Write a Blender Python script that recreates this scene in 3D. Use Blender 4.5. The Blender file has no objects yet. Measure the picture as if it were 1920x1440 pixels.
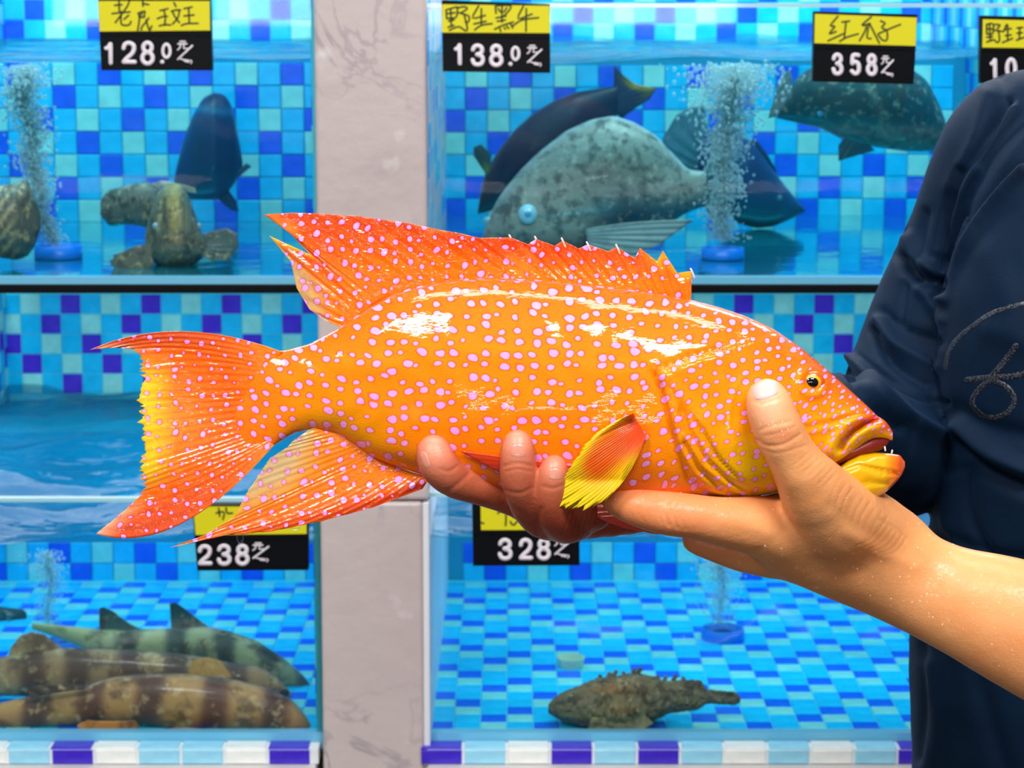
import bpy, math, random
import numpy as np
from mathutils import Vector, Matrix
from mathutils.bvhtree import BVHTree

random.seed(7); rng = np.random.default_rng(7)
S = bpy.context.scene
COL = S.collection

# ------------------------------------------------------------------ camera
H = 1.45; TH = math.radians(9.2); FPX = 4600.0
ct, st = math.cos(TH), math.sin(TH)
cam_d = bpy.data.cameras.new('camera'); cam = bpy.data.objects.new('camera', cam_d); COL.objects.link(cam)
cam.location = (0, 0, H); cam.rotation_euler = (math.pi/2 - TH, 0, 0)
cam_d.sensor_width = 36.0; cam_d.lens = 36.0*FPX/1920.0; cam_d.clip_start = 0.02; cam_d.clip_end = 50
cam_d.dof.use_dof = True; cam_d.dof.focus_distance = 1.09; cam_d.dof.aperture_fstop = 34
S.camera = cam

# ------------------------------------------------------------------ world, exposure, big lights
W = bpy.data.worlds.new('world'); S.world = W; W.use_nodes = True
bg = W.node_tree.nodes['Background']; bg.inputs[0].default_value = (0.86, 0.93, 1.0, 1); bg.inputs[1].default_value = 0.15
S.view_settings.view_transform = 'Standard'; S.view_settings.look = 'None'
S.view_settings.gamma = 1.0; S.view_settings.use_curve_mapping = False; S.view_settings.exposure = 0.0
S.cycles.use_denoising = True
S.cycles.max_bounces = 6; S.cycles.diffuse_bounces = 3; S.cycles.glossy_bounces = 3
S.cycles.transmission_bounces = 4; S.cycles.transparent_max_bounces = 12
S.cycles.caustics_reflective = False; S.cycles.caustics_refractive = False
S.cycles.sample_clamp_indirect = 6.0

def area(name, loc, target, sx, sy, power, color=(1, 1, 1)):
    l = bpy.data.lights.new(name, 'AREA'); l.shape = 'RECTANGLE'; l.size = sx; l.size_y = sy
    l.energy = power; l.color = color
    o = bpy.data.objects.new(name, l); COL.objects.link(o); o.location = loc
    d = Vector(target) - Vector(loc); o.rotation_euler = d.to_track_quat('-Z', 'Y').to_euler()
    return o
area('ceiling_light', (-0.80, 0.05, 2.55), (-0.5, 0.5, 0.6), 0.46, 0.38, 27, (1, .98, .95))
area('ceiling_light', (0.40, 0.02, 2.55), (0.34, 0.5, 0.6), 0.70, 0.34, 32, (1, .98, .95))
area('ceiling_light', (0.1, 1.25, 2.7), (0.1, 1.25, 0.0), 1.4, 0.22, 16, (1, .98, .96))
area('shop_window', (-0.3, -2.2, 1.40), (0.0, 1.0, 1.3), 1.8, 0.10, 13, (1, .98, .96))
area('tank_light', (-0.50, 2.42, 2.02), (-0.50, 2.42, 0), 0.80, 0.36, 15, (.93, .98, 1))
area('tank_light', (0.25, 2.42, 2.02), (0.25, 2.42, 0), 1.00, 0.36, 19, (.93, .98, 1))
area('tank_light', (-0.50, 2.55, 1.135), (-0.50, 2.55, 0), 0.78, 0.5, 4.7, (.93, .98, 1))
area('tank_light', (0.25, 2.55, 1.135), (0.25, 2.55, 0), 1.00, 0.5, 5.6, (.93, .98, 1))

# ------------------------------------------------------------------ projection helpers
def raydir(px, py):
    u = (px-960.0)/FPX; v = (720.0-py)/FPX
    return np.array([u + 0*v, ct + v*st + 0*u, -st + v*ct + 0*u])
def P(px, py, Y):
    d = raydir(px, py); t = Y/d[1]
    return Vector((d[0]*t, Y, H + d[2]*t))
def Pv(px, py, Y):           # arrays -> (n,3)
    px = np.asarray(px, float); py = np.asarray(py, float); Y = np.asarray(Y, float)
    u = (px-960.0)/FPX; v = (720.0-py)/FPX
    dy = ct+v*st; dz = -st+v*ct; t = Y/dy
    return np.stack([u*t, Y+0*t, H+dz*t], -1)
def proj(X, Y, Z):
    z = Z-H; w = Y*ct - z*st; v = Y*st + z*ct
    return 960+FPX*X/w, 720-FPX*v/w
def Zat(py, Y): return P(960, py, Y).z
def onz(px, py, z):          # point of the ray on a horizontal plane
    d = raydir(px, py); t = (z-H)/d[2]; return Vector((d[0]*t, d[1]*t, z))

# ------------------------------------------------------------------ tagging
def tag(o, label=None, cat=None, group=None, kind=None):
    if label: o['label'] = label
    if cat: o['category'] = cat
    if group: o['group'] = group
    if kind: o['kind'] = kind
    return o
def empty(name, loc, label, cat, group=None):
    o = bpy.data.objects.new(name, None); COL.objects.link(o); o.location = loc
    o.empty_display_size = 0.02
    return tag(o, label, cat, group)
def link_mesh(name, me, mats, parent=None, smooth=True):
    o = bpy.data.objects.new(name, me); COL.objects.link(o)
    for m in (mats if isinstance(mats, (list, tuple)) else [mats]): me.materials.append(m)
    if smooth and len(me.polygons): me.polygons.foreach_set('use_smooth', [True]*len(me.polygons))
    if parent is not None:
        o.parent = parent; o.matrix_parent_inverse = Matrix.Translation(-parent.location) if parent.parent is None else Matrix.Identity(4)
    return o
def mesh(name, verts, faces, mats, parent=None, smooth=True, cols=None, matidx=None):
    me = bpy.data.meshes.new(name)
    me.from_pydata([tuple(v) for v in verts], [], [tuple(f) for f in faces]); me.update()
    if cols is not None:
        ca = me.color_attributes.new('Col', 'FLOAT_COLOR', 'POINT')
        c = np.ones((len(verts), 4)); c[:, :cols.shape[1]] = cols
        ca.data.foreach_set('color', c.ravel())
    o = link_mesh(name, me, mats, parent, smooth)
    if matidx is not None: me.polygons.foreach_set('material_index', matidx)
    return o
def recenter(o):
    """Move a top-level mesh's origin to its base centre."""
    co = np.array([v.co for v in o.data.vertices]); c = (co.min(0)+co.max(0))/2; c[2] = co[:, 2].min()
    o.data.transform(Matrix.Translation(-Vector(c))); o.location = Vector(c); return o

def lin(c):
    c = np.asarray(c, float)/255.0
    return np.where(c <= 0.04045, c/12.92, ((c+0.055)/1.055)**2.4)
def L4(c): return (*[float(x) for x in lin(c)], 1.0)

# ------------------------------------------------------------------ materials
class N:
    def __init__(s, name):
        s.m = bpy.data.materials.new(name); s.m.use_nodes = True; s.t = s.m.node_tree; s.n = s.t.nodes
        s.b = s.n['Principled BSDF']; s.out = s.n['Material Output']
    def add(s, ty, **kw):
        n = s.n.new(ty)
        for k, v in kw.items(): setattr(n, k, v)
        return n
    def link(s, a, b): s.t.links.new(a, b)
    def math(s, op, a, b=None, clamp=False):
        n = s.add('ShaderNodeMath', operation=op); n.use_clamp = clamp
        for i, v in enumerate((a, b)):
            if v is None: continue
            if isinstance(v, (int, float)): n.inputs[i].default_value = v
            else: s.link(v, n.inputs[i])
        return n.outputs[0]
    def mix(s, f, a, b):
        n = s.add('ShaderNodeMix', data_type='RGBA')
        for i, v in ((0, f), (6, a), (7, b)):
            if isinstance(v, (int, float)): n.inputs[i].default_value = v
            elif isinstance(v, tuple): n.inputs[i].default_value = v
            else: s.link(v, n.inputs[i])
        return n.outputs[2]
    def coords(s, scale=(1, 1, 1)):
        tc = s.add('ShaderNodeTexCoord'); mp = s.add('ShaderNodeMapping'); mp.inputs['Scale'].default_value = scale
        s.link(tc.outputs['Object'], mp.inputs[0]); return mp.outputs[0]
    def noise(s, vec, scale, detail=3, rough=.5):
        n = s.add('ShaderNodeTexNoise'); n.inputs['Scale'].default_value = scale
        n.inputs['Detail'].default_value = detail; n.inputs['Roughness'].default_value = rough
        s.link(vec, n.inputs['Vector']); return n.outputs[0]
    def ramp(s, v, lo, hi):
        n = s.add('ShaderNodeMapRange'); n.inputs[1].default_value = lo; n.inputs[2].default_value = hi
        s.link(v, n.inputs[0]); return n.outputs[0]
    def bump(s, h, strength, dist, nrm=None):
        n = s.add('ShaderNodeBump'); n.inputs['Strength'].default_value = strength; n.inputs['Distance'].default_value = dist
        s.link(h, n.inputs['Height'])
        if nrm is not None: s.link(nrm, n.inputs['Normal'])
        return n.outputs[0]
    def vcol(s):
        n = s.add('ShaderNodeAttribute'); n.attribute_name = 'Col'; return n.outputs['Color'], n.outputs['Alpha']
    def set(s, **kw):
        for k, v in kw.items(): s.b.inputs[k.replace('_', ' ')].default_value = v
        return s

def plain(name, rgb, rough=.5, metal=0.0, coat=0.0, **kw):
    n = N(name); n.b.inputs['Base Color'].default_value = L4(rgb); n.set(Roughness=rough, Metallic=metal)
    n.b.inputs['Coat Weight'].default_value = coat; n.b.inputs['Coat Roughness'].default_value = .05
    return n.m

def tile_mat(name, rgb):
    n = N(name); v = n.coords(); f = n.ramp(n.noise(v, 60, 2), .3, .7)
    a = L4(rgb); b = tuple(min(1, x*1.18+.01) for x in a[:3])+(1,)
    oi = n.add('ShaderNodeObjectInfo'); r = n.math('MULTIPLY_ADD', oi.outputs['Random'], .5)
    n.link(n.mix(f, a, b), n.b.inputs['Base Color'])
    n.set(Roughness=.2); n.b.inputs['Specular IOR Level'].default_value = .3
    return n.m
T_C = tile_mat('cyan_glass_tile', (0, 186, 240)); T_L = tile_mat('pale_aqua_tile', (128, 218, 214))
T_D = tile_mat('royal_blue_tile', (0, 88, 228)); T_P = tile_mat('violet_blue_tile', (64, 40, 196))
T_W = tile_mat('white_tile', (238, 246, 240)); T_B = tile_mat('light_blue_tile', (150, 215, 245))
GROUT = plain('aqua_grout', (80, 215, 235), .7)

def glass_mat(name, tint, gl=1.0, turb=0.0, turbcol=(120, 220, 235)):
    n = N(name); n.n.remove(n.b)
    tr = n.add('ShaderNodeBsdfTransparent'); tr.inputs[0].default_value = (*tint, 1)
    g = n.add('ShaderNodeBsdfGlossy'); g.inputs['Roughness'].default_value = .02
    fr = n.add('ShaderNodeFresnel'); fr.inputs[0].default_value = 1.33
    m = n.add('ShaderNodeMixShader'); n.link(n.math('MULTIPLY', fr.outputs[0], gl), m.inputs[0])
    n.link(tr.outputs[0], m.inputs[1]); n.link(g.outputs[0], m.inputs[2]); last = m
    if turb > 0:
        d = n.add('ShaderNodeBsdfDiffuse'); d.inputs[0].default_value = L4(turbcol)
        t = n.add('ShaderNodeBsdfTranslucent'); t.inputs[0].default_value = L4(turbcol)
        a = n.add('ShaderNodeMixShader'); a.inputs[0].default_value = .6; n.link(d.outputs[0], a.inputs[1]); n.link(t.outputs[0], a.inputs[2])
        m2 = n.add('ShaderNodeMixShader'); v = n.coords((1, 1, 1)); f = n.math('MULTIPLY', n.ramp(n.noise(v, 7, 3), .2, .8), turb*1.6)
        n.link(f, m2.inputs[0]); n.link(m.outputs[0], m2.inputs[1]); n.link(a.outputs[0], m2.inputs[2]); last = m2
    n.link(last.outputs[0], n.out.inputs[0]); return n.m
GLASS = glass_mat('clear_glass', (.965, .99, .995), .35)
GLASS_EDGE = plain('polished_glass_edge', (170, 225, 240), .2, coat=.5)
def absorb(mt, dens=1.7, c=(.62, .965, .995)):
    t = mt.node_tree; a = t.nodes.new('ShaderNodeVolumeAbsorption'); a.inputs['Color'].default_value = (*c, 1); a.inputs['Density'].default_value = dens
    t.links.new(a.outputs[0], t.nodes['Material Output'].inputs['Volume']); return mt
WATER_SIDE = absorb(glass_mat('cloudy_tank_water', (.97, .99, 1), .05, .05, (70, 200, 225)))
def water_top():
    n = N('rippled_water_surface'); n.n.remove(n.b)
    tr = n.add('ShaderNodeBsdfTransparent'); tr.inputs[0].default_value = (.93, .98, 1, 1)
    g = n.add('ShaderNodeBsdfGlossy'); g.inputs['Roughness'].default_value = .05
    fr = n.add('ShaderNodeFresnel'); fr.inputs[0].default_value = 1.33
    v = n.coords((1, 1.6, 1)); nm = n.bump(n.noise(v, 22, 3), .35, .01)
    n.link(nm, fr.inputs['Normal']); n.link(nm, g.inputs['Normal'])
    d = n.add('ShaderNodeBsdfTranslucent'); d.inputs[0].default_value = L4((0, 130, 180))
    d2 = n.add('ShaderNodeBsdfDiffuse'); d2.inputs[0].default_value = L4((0, 136, 178))
    a = n.add('ShaderNodeMixShader'); n.link(d2.outputs[0], a.inputs[1]); n.link(d.outputs[0], a.inputs[2]); a.inputs[0].default_value = .3
    m1 = n.add('ShaderNodeMixShader'); f = n.ramp(n.noise(v, 6, 3), .2, .8); n.link(n.math('MULTIPLY', f, .45), m1.inputs[0])
    n.link(tr.outputs[0], m1.inputs[1]); n.link(a.outputs[0], m1.inputs[2])
    m = n.add('ShaderNodeMixShader'); n.link(n.math('MULTIPLY', fr.outputs[0], .5), m.inputs[0]); n.link(m1.outputs[0], m.inputs[1]); n.link(g.outputs[0], m.inputs[2])
    n.link(m.outputs[0], n.out.inputs[0]); return n.m
WATER_TOP = absorb(water_top())
def bubble_mat():
    n = N('air_bubble'); n.n.remove(n.b)
    tr = n.add('ShaderNodeBsdfTransparent'); tr.inputs[0].default_value = (1, 1, 1, 1)
    d0 = n.add('ShaderNodeBsdfDiffuse'); d0.inputs[0].default_value = L4((190, 240, 248)); d1 = n.add('ShaderNodeBsdfTranslucent'); d1.inputs[0].default_value = (1, 1, 1, 1)
    d = n.add('ShaderNodeMixShader'); d.inputs[0].default_value = .5; n.link(d0.outputs[0], d.inputs[1]); n.link(d1.outputs[0], d.inputs[2])
    g = n.add('ShaderNodeBsdfGlossy'); g.inputs['Roughness'].default_value = .1
    m = n.add('ShaderNodeMixShader'); m.inputs[0].default_value = .34; n.link(tr.outputs[0], m.inputs[1]); n.link(d.outputs[0], m.inputs[2])
    m2 = n.add('ShaderNodeMixShader'); m2.inputs[0].default_value = .12; n.link(m.outputs[0], m2.inputs[1]); n.link(g.outputs[0], m2.inputs[2])
    n.link(m2.outputs[0], n.out.inputs[0]); return n.m
BUB = bubble_mat()
def floor_glass():
    n = N('wet_glass_tank_bottom'); n.b.inputs['Base Color'].default_value = L4((20, 190, 215))
    n.set(Roughness=.09, Metallic=.85); v = n.coords(); n.link(n.bump(n.noise(v, 30, 2), .06, .01), n.b.inputs['Normal']); return n.m
UPFLOOR = floor_glass()
BLACK = plain('black_rubber', (3, 5, 8), .6)
BLACKP = plain('black_plastic', (4, 7, 13), .45)
for m_ in (BLACK, BLACKP): m_.node_tree.nodes['Principled BSDF'].inputs['Specular IOR Level'].default_value = .15
PLAST_W = plain('white_plastic_digit', (246, 236, 246), .4)
YELLOW = plain('yellow_card', (232, 222, 0), .55)
INK = plain('dark_marker_ink', (28, 40, 10), .6)
BLUEP = plain('blue_plastic', (0, 120, 235), .35)
GREYT = plain('pale_pipe', (120, 190, 200), .4)
def stone():
    n = N('veined_stone'); v = n.coords(); w = n.add('ShaderNodeTexNoise'); w.inputs['Scale'].default_value = 9; w.inputs['Detail'].default_value = 5
    w.inputs['Distortion'].default_value = 2.2; n.link(v, w.inputs[0])
    band = n.math('ABSOLUTE', n.math('SUBTRACT', w.outputs[0], .5)); vein = n.ramp(band, .03, .0)
    blot = n.ramp(n.noise(v, 5, 3), .48, .66); base = n.mix(n.ramp(n.noise(v, 3, 4), .3, .7), L4((214, 202, 199)), L4((202, 186, 186)))
    c = n.mix(n.math('MULTIPLY', vein, n.math('MULTIPLY', blot, .75)), base, L4((150, 140, 150)))
    w2 = n.noise(v, 14, 4); sp = n.ramp(w2, .66, .74); c = n.mix(n.math('MULTIPLY', sp, .7), c, L4((240, 236, 236)))
    n.link(c, n.b.inputs['Base Color']); n.set(Roughness=.32)
    n.link(n.bump(n.noise(v, 22, 4), .28, .008), n.b.inputs['Normal']); return n.m
STONE = stone()
LEDGE = plain('pale_ledge_stone', (225, 220, 218), .5)

# ------------------------------------------------------------------ boxes and tiles
def box_v(x0, x1, y0, y1, z0, z1):
    v = [(x0, y0, z0), (x1, y0, z0), (x1, y1, z0), (x0, y1, z0), (x0, y0, z1), (x1, y0, z1), (x1, y1, z1), (x0, y1, z1)]
    f = [(0, 3, 2, 1), (4, 5, 6, 7), (0, 1, 5, 4), (1, 2, 6, 5), (2, 3, 7, 6), (3, 0, 4, 7)]
    return v, f
def box(name, x0, x1, y0, y1, z0, z1, m, parent=None, bevel=0.0):
    v, f = box_v(x0, x1, y0, y1, z0, z1)
    o = mesh(name, v, f, m, parent, smooth=False)
    if bevel:
        b = o.modifiers.new('b', 'BEVEL'); b.width = bevel; b.segments = 2
    return o
def tile_mesh_data(s, sz=None):
    h = s/2; hz = (sz or s)/2; r = 0.0006; t = 0.0016
    v = []
    for (a, b, z) in ((h, hz, 0), (h, hz, t-r), (h-r, hz-r, t)):
        v += [(-a, -b, z), (a, -b, z), (a, b, z), (-a, b, z)]
    f = []
    for k in (0, 4):
        for i in range(4):
            j = (i+1) % 4; f.append((k+i, k+j, k+4+j, k+4+i))
    f.append((8, 9, 10, 11)); return v, f
TM = {}
def tile_me(s, m, sz=None):
    k = (round(s, 5), m.name, sz)
    if k not in TM:
        v, f = tile_mesh_data(s, sz); me = bpy.data.meshes.new('tile'); me.from_pydata(v, [], f); me.materials.append(m); TM[k] = me
    return TM[k]
ROT = {'wall': Matrix(((1, 0, 0), (0, 0, -1), (0, 1, 0))).to_4x4(),       # local x->X, y->Z, z->-Y
       'floor': Matrix.Identity(4),
       'east': Matrix(((0, 0, 1), (1, 0, 0), (0, 1, 0))).to_4x4(),         # on a left wall, facing +X
       'west': Matrix(((0, 0, -1), (-1, 0, 0), (0, 1, 0))).to_4x4()}       # on a right wall, facing -X
STEPB = plain('deep_blue_refraction_step', (0, 146, 184), .5)
class Tiles:
    """collects the tiles of one tank; the 300 largest in view become parts, the rest one stuff part"""
    def __init__(s): s.l = []
    def add(s, mat, pos, kind, size, panel):
        px, py = proj(*pos); m = 190
        if -m < px < 1920+m and -m < py < 1440+m:
            vis = (-10 < px < 1930 and -10 < py < 1450); s.l.append((vis, -Vector(pos).length if kind != 'floor' else -Vector(pos).length, mat, pos, kind, size, panel))
    def build(s, tank, limit=298):
        s.l.sort(key=lambda a: (not a[0], -a[1]))
        for i, (vis, d, mat, pos, kind, size, panel) in enumerate(s.l[:limit]):
            o = bpy.data.objects.new('tile', tile_me(size, mat)); COL.objects.link(o); o.parent = panel
            M = Matrix.Translation(pos) @ ROT[kind] @ Matrix.Rotation(random.gauss(0, .006), 4, 'Z') @ Matrix.Translation((0, 0, random.uniform(-.0003, .0003)))
            o.matrix_local = M
        rest = s.l[limit:]
        if rest:
            V, F, MI = [], [], []; mats = [T_C, T_L, T_D, T_P]
            for (vis, d, mat, pos, kind, size, panel) in rest:
                v, f = tile_mesh_data(size); M = Matrix.Translation(pos) @ ROT[kind]; b = len(V)
                V += [M @ Vector(q) for q in v]; F += [tuple(b+i for i in g) for g in f]; MI += [mats.index(mat)]*len(f)
            o = mesh('mosaic_tiles', V, F, mats, tank, smooth=False, matidx=MI); o['kind'] = 'stuff'
def pat(c, r, dseq, lseq, dark):
    k = r % len(dseq)
    if (c-dseq[k]) % 4 == 0: return dark
    if (c-lseq[k]) % 4 == 0: return T_L
    return T_C

YG = 2.175; YB = 3.025
def tank(label, xl, xr, z0, zw, zt, zglass, YU, wall_above, wall_below, floor_pat, upper, wlabel, ref=720):
    """xl,xr: world x of the side walls' inner faces"""
    t = empty('fish_tank', ((xl+xr)/2, (YG+YB)/2, z0-.006), label, 'fish tank')
    TL = Tiles(); s = .025; sz = .0239
    zl = zw-.014                                      # top of the refraction step, just under water
    fl = box('tank_bottom', xl-.008, xr+.008, YG, YB+.01, z0-.006, z0, UPFLOOR if upper else GROUT, t)
    ub = box('back_panel', xl-.008, xr+.008, YB, YB+.008, zl, zt, GROUT, t)
    lb = box('refraction_step', xl, xr, YU, YB-.002, z0, zl, STEPB, t)  # added step: brings the underwater wall nearer to imitate refraction
    sl = box('side_panel', xl-.010, xl-.002, YG, YB+.01, z0, zt, GROUT, t)
    sr = box('side_panel', xr+.002, xr+.010, YG, YB+.01, z0, zt, GROUT, t)
    gl = box('front_glass', xl-.008, xr+.008, YG, YG+.008, z0, zglass, GLASS, t)
    ge = box('glass_edge', xl-.008, xr+.008, YG-.001, YG+.009, zglass, zglass+.0035, GLASS_EDGE, t)
    sg = box('sealant_strip', xl-.008, xr+.008, YG-.0015, YG+.010, z0-.006, z0+.0005 if upper else z0+.010, plain('bluish_sealant', (110, 190, 225), .35), t)
    (ax, az, ad, al, adark), (bx, bz, bd, bl, bdark) = wall_above, wall_below
    for c in range(-40, 60):                           # back wall above the water
        x = ax + c*s
        if xl-.01 < x < xr+.01:
            for r in range(0, 40):
                z = az - r*s
                if zl < z-s*.35 and z < zt+.03: TL.add(pat(c, r, ad, al, adark), (x, YB, z), 'wall', sz, ub)
    for c in range(-40, 60):                           # wall below the water: front of the refraction step
        x = bx + c*s
        if xl+.008 < x < xr-.008:
            for r in range(0, 40):
                z = bz - r*s
                if z0+s*.2 < z < zl-s*.4: TL.add(pat(c, r, bd, bl, bdark), (x, YU, z), 'wall', sz, lb)
    for side, X, k in ((sl, xl-.002, 'east'), (sr, xr+.002, 'west')):
        for c in range(0, 34):
            y = YG+.02+c*s
            for r in range(0, 50):
                z = zt - .013 - r*s
                if y < (YB if z > zl else YU) and z > z0+.005:
                    TL.add(pat(c, r, ad, al, adark if z > zl else bdark), (X, y, z), k, sz, side)
    if floor_pat:
        fx, fy, fd, flt, fdark = floor_pat
        for c in range(-40, 60):
            x = fx + c*s
            if xl+.006 < x < xr-.006:
                for r in range(0, 40):
                    y = fy + r*s
                    if YG+.012 < y < YU-.008:
                        TL.add(pat(r, c, fd, flt, fdark), (x, y, z0), 'floor', sz, fl)
    TL.build(t)
    # water body: rippled top, tinted sides
    nx, ny = 150, 84; X = np.linspace(xl+.001, xr-.001, nx); Y = np.linspace(YG+.010, YB-.005, ny)
    gx, gy = np.meshgrid(X, Y, indexing='ij'); hh = np.zeros_like(gx)
    for k in range(26):
        a = rng.uniform(0, 2*math.pi); wl = rng.uniform(.035, .22); am = (.0005 if upper else .0011)*wl/.12
        hh += am*np.sin((gx*math.cos(a)*.8+gy*math.sin(a)*1.2)*2*math.pi/wl+rng.uniform(0, 7))
    hh -= hh.min()*.0
    V = [(gx[i, j], gy[i, j], zw+hh[i, j]) for i in range(nx) for j in range(ny)]; F = []; MI = []
    for i in range(nx-1):
        for j in range(ny-1):
            a = i*ny+j; F.append((a, a+ny, a+ny+1, a+1)); MI.append(0)
    def skirt(idx, zb):
        b = len(V)
        for k in idx: V.append((V[k][0], V[k][1], zb))
        for q in range(len(idx)-1): F.append((idx[q], b+q, b+q+1, idx[q+1])); MI.append(1)
    skirt([i*ny for i in range(nx)], z0+.0035)
    ylim = YU-.004
    for xs in (0, nx-1):
        col = [xs*ny+j for j in range(ny)]; b = len(V); 
        for k in col: V.append((V[k][0], V[k][1], z0+.0035 if V[k][1] < ylim else zl+.001))
        for q in range(len(col)-1): F.append((col[q], b+q, b+q+1, col[q+1])); MI.append(1)
    b = len(V); V += [(xl+.001, ylim, z0+.0035), (xr-.001, ylim, z0+.0035), (xr-.001, ylim, zl+.001), (xl+.001, ylim, zl+.001)]
    F.append((b, b+1, b+2, b+3)); MI.append(1)
    w = mesh('water', V, F, [WATER_TOP, WATER_SIDE], matidx=MI); recenter(w); tag(w, wlabel, 'water')
    return t

def Xat(px, py, Y): return P(px, py, Y).x
zU0 = Zat(520, YG); zUw = Zat(112, YG); zL0 = Zat(1392, YG); zLw = Zat(1013, YG)
zUt = Zat(-150, YB); zLt = Zat(538, YB)
YUU, YUL, YUR = 2.70, 2.80, 2.78
# upper left
DS, LS = [0, 2, 1, 3], [2, 0, 3, 1]
cx = Xat(206.5, 200, YUU); cz = Zat(182, YUU)
tank('upper left aquarium with large dark grouper and frilly brown fish', Xat(-330, 700, YG), Xat(588, 700, YG), zU0, zUw, zUt, Zat(-12, YG), YUU,
     (Xat(-12, 30, YB), Zat(18, YB)+.025*4, [2, 1, 3, 0], [0, 3, 1, 2], T_D), (cx, cz+.025*1, [0, 2, 1, 3], [2, 0, 3, 1], T_D), None, True,
     'clear blue water filling the upper left tank')
tank('upper right aquarium with big grey fish and rising bubble column', Xat(805, 700, YG), Xat(2025, 700, YG), zU0, zUw, zUt, Zat(14, YG), YUR,
     (Xat(1055, 30, YB), Zat(24, YB)+.025*4, [1, 0, 3, 2], [3, 2, 1, 0], T_D), (Xat(976, 150, YUR), Zat(143.5, YUR)+.025, [3, 0, 2, 1], [1, 2, 0, 3], T_D), None, True,
     'clear blue water filling the upper right tank')
# lower
tank('lower left aquarium holding brown banded sharks', Xat(-330, 1200, YG), Xat(588, 1200, YG), zL0, zLw, zLt, Zat(941, YG), YUL,
     (Xat(19, 570, YB), Zat(570, YB), [3, 2, 0, 1], [1, 0, 2, 3], T_P), (Xat(112, 1040, YUL), Zat(1036, YUL), [0, 1, 3, 2], [2, 3, 1, 0], T_D),
     (Xat(19, 1080, YUL), YG+.022, [0, 2, 3, 1], [3, 1, 2, 0], T_D), False, 'wavy blue water in the lower left tank with white glints')
tank('lower right aquarium with tiled floor and one stonefish', Xat(805, 1200, YG), Xat(2025, 1200, YG), zL0, zLw, zLt, Zat(931, YG), YUL,
     (Xat(1319, 565, YB), Zat(570, YB), [2, 1, 3, 0], [0, 3, 1, 2], T_P), (Xat(888, 1040, YUL), Zat(1036, YUL), [0, 1, 3, 2], [2, 3, 1, 0], T_D),
     (Xat(892, 1080, YUL), YG+.022, [0, 2, 3, 1], [3, 1, 2, 0], T_D), False, 'wavy blue water in the lower right tank')

# ------------------------------------------------------------------ rack structure
def two_lip(px): return 0
CBZ = Zat(1429, YG)-.1028
colm = empty('stone_column', (Xat(699, 720, YG), YG+.1, CBZ), 'pale pinkish veined stone column between left and right tanks', 'column')
xa, xb = Xat(597, 720, YG-.02), Xat(803, 720, YG-.02)
box('upper_panel', xa, xb, YG-.02, YB, Zat(938, YG-.02), 2.3, STONE, colm, .003)
box('lower_panel', xa+.0, xb-.006, YG-.022, YB, CBZ, Zat(941, YG-.02), STONE, colm, .003)
box('white_trim', xb-.006, xb, YG-.018, YB, CBZ, Zat(943, YG-.02), plain('white_trim', (235, 235, 240), .4), colm, .001)
for (x0, x1, lab) in ((-330, 597, 'black rubber rail under the upper left tank'), (803, 2030, 'black rubber rail under the upper right tank')):
    o = box('shelf_rail', Xat(x0, 540, YG), Xat(x1, 540, YG), YG-.004, YB+.01, Zat(549, YG), zU0-.0064, BLACK, bevel=.001)
    tag(recenter(o) and o, lab, 'rail')
for (x0, x1, lab, seq, c0) in ((-330, 597, 'tiled white and violet ledge strip below the lower left tank', 'BWWBPWBBWP', -187+80-.5),
                        (803, 2030, 'tiled white and violet ledge strip below the lower right tank', 'BPBWPBPBWBWBPBWP', 828)):
    zt_, zb_ = Zat(1402, YG-.02), Zat(1429, YG-.02)
    t = empty('tiled_ledge', (Xat((x0+x1)/2, 1400, YG), YG-.02, zb_-.1), lab, 'ledge')
    p = box('ledge_core', Xat(x0, 1400, YG), Xat(x1+(4 if x1 < 700 else 0), 1400, YG), YG-.025, YG-.003, zb_, zt_, plain('white_grout', (235, 240, 240), .6), t)
    box('stone_kerb', Xat(x0, 1400, YG), Xat(x1, 1400, YG), YG-.045, YG-.003, zb_-.1, zb_-.0005, LEDGE, t, .002)
    D = {'B': T_B, 'W': T_W, 'P': T_P}; w = .038; hgt = zt_-zb_-.0008
    k = 0
    while True:
        px = c0+k*81.3; k += 1
        if px > min(x1, 2000): break
        if px < -80: continue
        o = bpy.data.objects.new('tile', tile_me(w*.965, D[seq[k % len(seq)]], round(hgt, 4))); COL.objects.link(o); o.parent = p
        o.matrix_local = Matrix.Translation((Xat(px, 1415, YG-.025), YG-.025, (zt_+zb_)/2)) @ ROT['wall']
        o = bpy.data.objects.new('tile', tile_me(w*.965, D[seq[k % len(seq)]], .0215)); COL.objects.link(o); o.parent = p
        o.matrix_local = Matrix.Translation((Xat(px, 1400, YG-.014), YG-.0142, zt_))
fl = box('floor', -3, 3, -3, 4, -.02, 0, plain('grey_shop_floor', (78, 74, 70), .4)); fl['kind'] = 'structure'
wl_ = box('wall_back', -3, 3, 3.12, 3.2, 0, 3.2, plain('pale_shop_wall', (205, 208, 210), .7)); wl_['kind'] = 'structure'
cab = box('tank_cabinet', Xat(-330, 1400, YG), Xat(2030, 1400, YG), YG-.015, YB, .0005, Zat(1429, YG)-.103, plain('grey_cabinet', (170, 168, 165), .5), bevel=.004)
recenter(cab); tag(cab, 'grey cabinet base under both lower tanks', 'cabinet')

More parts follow.
